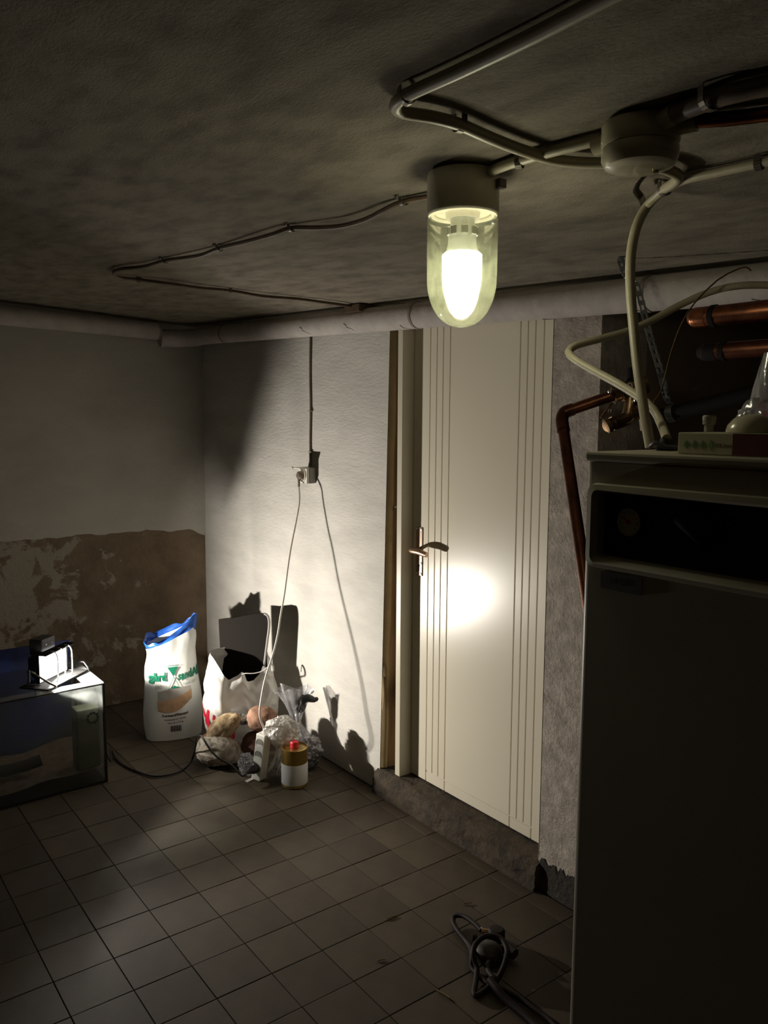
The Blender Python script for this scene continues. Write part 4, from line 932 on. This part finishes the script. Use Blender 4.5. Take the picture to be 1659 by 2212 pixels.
# looped white cable
lpth = [V((ft_.x, 1.13, BT+.018)), at(1428, 915, 1.36), at(1412, 885, 1.38), at(1380, 857, 1.41), at(1330, 826, 1.46), at(1280, 799, 1.50), at(1243, 777, 1.53), at(1228, 761, 1.55), at(1245, 746, 1.58), at(1300, 731, 1.62), at(1360, 714, 1.66), at(1412, 690, 1.70), at(1465, 661, 1.72), at(1530, 632, 1.72), at(1590, 618, 1.70), at(1659, 616, 1.68), at(1760, 622, 1.64)]
b = MB(); b.tube(lpth, .0075, 10, .015); tag(b.build('looped_cable', M['cable_white'], None, smooth=True), 'aged white cable looping out in front of the pier above the boiler', 'cable')
wpth = [at(1412, 868, 1.72), at(1428, 845, 1.72), at(1437, 810, 1.72), at(1450, 760, 1.72), at(1472, 700, 1.71), at(1500, 655, 1.70), at(1550, 605, 1.68), at(1590, 583, 1.67), at(1612, 577, 1.66), at(1622, 585, 1.66)]
b = MB(); b.tube(wpth, .0018, 6, .02); tag(b.build('thin_wire', M['brass'], None, smooth=True), 'thin brown capillary wire curving above the boiler', 'wire')

# ================================================================== COPPER PIPES, VALVES, STRAP
def stub(pa, r, m, label, Y, capm):
    a = hit(pa[0], pa[1], 1, Y); t = thing('pipe_stub', label, 'pipe', a)
    b = MB(); b.cyl(a+V((.012, 0, 0)), V((XR-.002, Y, a.z)), r, 22); b.build('pipe', m, t, smooth=True)
    b = MB(); b.lathe([(0, -.018), (r*.6, -.014), (r*.95, -.004), (r*1.03, .006), (r*1.03, .03), (r, .03)], 22, frame(a+V((.012, 0, 0)), (1, 0, 0))); b.build('end_cap', capm, t, smooth=True)
    b = MB(); b.lathe([(r, .0), (r*1.1, .001), (r*1.1, .012), (r, .013)], 22, frame(a+V((.05, 0, 0)), (1, 0, 0))); b.build('solder_ring', M['darkpipe'], t, smooth=True)
stub((1492, 688), .0215, M['copper'], 'upper capped copper pipe in the recess above the boiler', 1.62, M['copper'])
stub((1512, 762), .0185, M['oldcopper'], 'lower brown capped pipe in the recess above the boiler', 1.62, M['darkpipe'])
ca = hit(1212, 893, 1, 1.78); cbp = hit(1256, 1195, 1, 1.60); cc_ = hit(1335, 850, 1, 1.86)
el = thing('copper_pipe', 'brown copper pipe with a sharp elbow in front of the pier', 'pipe', ca)
rC = .0155
b = MB(); b.tube([cc_, ca.lerp(cc_, .12)], rC, 18, smooth=False); b.build('upper_leg', M['oldcopper'], el, smooth=True)
ext = cbp+(cbp-ca)*1.0; b = MB(); b.tube([ca.lerp(cbp, .08), ext], rC, 18, smooth=False); b.build('lower_leg', M['oldcopper'], el, smooth=True)
b = MB(); b.tube([ca.lerp(cc_, .22), ca.lerp(cc_, .08), ca+(cc_-ca).normalized()*.006+(cbp-ca).normalized()*.006, ca.lerp(cbp, .05), ca.lerp(cbp, .14)], rC*1.16, 18, .008); b.build('elbow', M['oldcopper'], el, smooth=True)
D0 = proj(cc_)[2]
va = thing('mixing_valve', 'dark brass mixing valve assembly behind the drop cable', 'valve', cc_)
def vt(name, pts, r, m='brass', n=14): q = MB(); q.tube([at(x, y, D0+dz_) for x, y, dz_ in pts], r, n, .02, smooth=len(pts) > 2); return q.build(name, M[m], va, smooth=True)
vt('union_nut', [(1325, 853, 0), (1345, 846, 0)], .022, n=6)
vt('valve_body', [(1340, 848, 0), (1372, 838, 0), (1395, 830, 0)], .026)
vt('upper_motor', [(1371, 838, 0), (1369, 795, 0)], .022, 'darkpipe')
vt('lower_branch', [(1364, 850, 0), (1362, 880, .0), (1352, 905, 0), (1322, 915, -.02)], .019)
vt('drain_spout', [(1345, 908, 0), (1311, 920, -.03)], .017)
vt('spout_flange', [(1317, 917, -.03), (1309, 921, -.03)], .021)
vt('cross_branch', [(1360, 890, 0), (1395, 885, 0)], .022)
vt('drain_cock', [(1388, 905, 0), (1391, 930, 0)], .010, 'plate')
vt('lever', [(1322, 870, -.03), (1298, 902, -.06)], .0035)
vt('tag_ring', [(1355, 838, -.04), (1358, 828, -.04), (1364, 829, -.04), (1366, 838, -.04)], .0016, 'cord_white', 6)
for x, y in ((1318, 846), (1328, 870), (1319, 887), (1374, 864)):
    b = MB(); b.lathe([(0, -.006), (.006, -.004), (.0075, 0), (.006, .004), (0, .006)], 12, Matrix.Translation(at(x, y, D0-.035))); b.build('bright_nut', M['screw'], va, smooth=True)
bpA, bpB = at(1412, 903, D0+.02), at(1700, 833, D0-.25)
bk_ = thing('insulated_pipe', 'black insulated pipe slanting behind the clutter on the boiler', 'pipe', bpA)
b = MB(); b.tube([bpA, bpB], .0215, 18, smooth=False); b.build('insulation', M['darkpipe'], bk_, smooth=True)
b = MB(); d = (bpB-bpA).normalized(); b.tube([bpA+d*.045, bpA+d*.065], .0228, 18, smooth=False); b.build('hanger_band', M['galv'], bk_, smooth=True)
hg = thing('hanger_strap', 'perforated galvanised strap hanging from the ceiling to the black pipe', 'strap', ceil(1348, 575))
sp = [ceil(1340, 557, .003), at(1344, 575, 1.98), at(1352, 596, 1.98), at(1372, 610, 1.97), at(1382, 640, 1.96), at(1392, 680, 1.95), at(1402, 720, 1.94), at(1415, 765, 1.93), at(1430, 815, 1.92), at(1440, 860, D0+.03), bpA+d*.055+UP*.0235]
b = MB(); Sp = spline(sp, .010)
for i in range(0, len(Sp)-2):
    pp, qq = Sp[i], Sp[i+1]; t_ = (qq-pp).normalized(); sd = (HR-t_*HR.dot(t_)).normalized(); nn = t_.cross(sd)
    if i % 2: b.poly([pp-sd*.0085, pp+sd*.0085, qq+sd*.0085, qq-sd*.0085], nn*.001)
    else:
        b.poly([pp-sd*.0075, pp-sd*.003, qq-sd*.003, qq-sd*.0075], nn*.001); b.poly([pp+sd*.003, pp+sd*.0075, qq+sd*.0075, qq+sd*.003], nn*.001)
b.build('perforated_band', M['galv'], hg)
b = MB(); b.cyl(sp[0]+UP*.002, sp[0]-UP*.006, .006, 6); b.build('strap_screw', M['galv'], hg)
# loose bent nail strip left hanging beside the drop cable
b = MB(); lp0 = [ceil(1395, 378, .002), ceil(1380, 395, .012), ceil(1374, 412, .02), ceil(1384, 425, .026), ceil(1390, 440, .018)]
b.tube(lp0, .006, 8, .006, flat=.25); tag(b.build('bent_strap', M['clip'], None, smooth=True), 'short dark bent strap dangling from the ceiling next to the drop cable clip', 'strap')

# ================================================================== GAS REGULATOR ON THE FLOOR
def fz(x, y, z): return hit(x, y, 2, z)
rg = thing('gas_regulator', 'dusty gas regulator with coiled dark rubber hose on the floor', 'regulator', fz(1060, 2062, 0))
rc = fz(1056, 2052, .030)
b = MB(); b.lathe([(0, -.029), (.034, -.029), (.040, -.024), (.041, -.004), (.038, 0), (.038, .004), (.03, .012), (.02, .016), (0, .017)], 28, Matrix.Translation(rc)); b.build('body', M['regulator'], rg, smooth=True)
c2 = fz(1072, 2018, .028); b = MB(); b.lathe([(0, -.027), (.022, -.027), (.026, -.02), (.026, .012), (.02, .018), (0, .02)], 22, Matrix.Translation(c2)); b.build('bonnet', M['hose'], rg, smooth=True)
b = MB(); a_ = fz(1040, 2012, .035); b.cyl(c2+V((0, 0, .004)), a_, .009, 12); b.build('outlet', M['brass'], rg, smooth=True)
b = MB(); b.cyl(fz(1040, 2016, .02), fz(1040, 2004, .045), .0035, 10); b.build('bright_pin', M['screw'], rg)
b = MB(); b.cyl(fz(1088, 2042, .024), fz(1112, 2062, .02), .017, 6); b.build('union_nut', M['regulator'], rg)
b = MB(); b.cyl(fz(1030, 2024, .012), fz(1020, 2024, .012), .010, 10); b.build('inlet', M['regulator'], rg)
hs = [(1040, 2010, .034), (1024, 1994, .034), (1000, 1978, .030), (982, 1979, .022), (979, 1992, .016), (990, 2012, .012), (1012, 2040, .012), (1020, 2062, .03), (1019, 2088, .012), (1030, 2104, .010), (1050, 2122, .010), (1064, 2128, .012), (1082, 2102, .03), (1092, 2076, .046), (1095, 2050, .055), (1080, 2026, .062), (1050, 2022, .062), (1027, 2040, .055), (1022, 2066, .04), (1030, 2090, .020), (1028, 2120, .010), (1024, 2146, .008), (1032, 2150, .008), (1056, 2132, .010), (1068, 2118, .024), (1054, 2096, .024), (1058, 2078, .022), (1082, 2066, .018)]
b = MB(); b.tube([fz(x, y, z) for x, y, z in hs], .0078, 10, .010); b.build('hose', M['hose'], rg, smooth=True)
h2 = [(1058, 2116, .026), (1075, 2138, .022), (1100, 2166, .012), (1140, 2200, .009), (1180, 2240, .009), (1230, 2300, .009)]
b = MB(); b.tube([fz(x, y, z) for x, y, z in h2], .011, 10, .012); b.build('hose', M['hose'], rg, smooth=True)
h3 = [(1078, 2134, .012), (1110, 2150, .010), (1150, 2176, .010), (1190, 2206, .010), (1225, 2250, .010)]
b = MB(); b.tube([fz(x, y, z) for x, y, z in h3], .0075, 10, .012); b.build('hose', M['hose'], rg, smooth=True)
for k, (x0, y0, x1, y1, lab) in enumerate(((942, 2138, 972, 2156, 'dry straw lying in a tile joint next to the coiled hose'), (834, 1985, 856, 1977, 'short dry straw on the tiles between hose and sack'), (1000, 1952, 1019, 1950, 'tiny straw on the tiles behind the regulator'), (815, 2075, 832, 2072, 'pale crumb of plaster on the bare tiles'))):
    b = MB(); a_, c_ = fz(x0, y0, .003), fz(x1, y1, .003); b.tube([a_, a_.lerp(c_, .5)+UP*.001, c_], .0022, 6, .01); tag(b.build('straw', M['straw']), lab, 'straw')
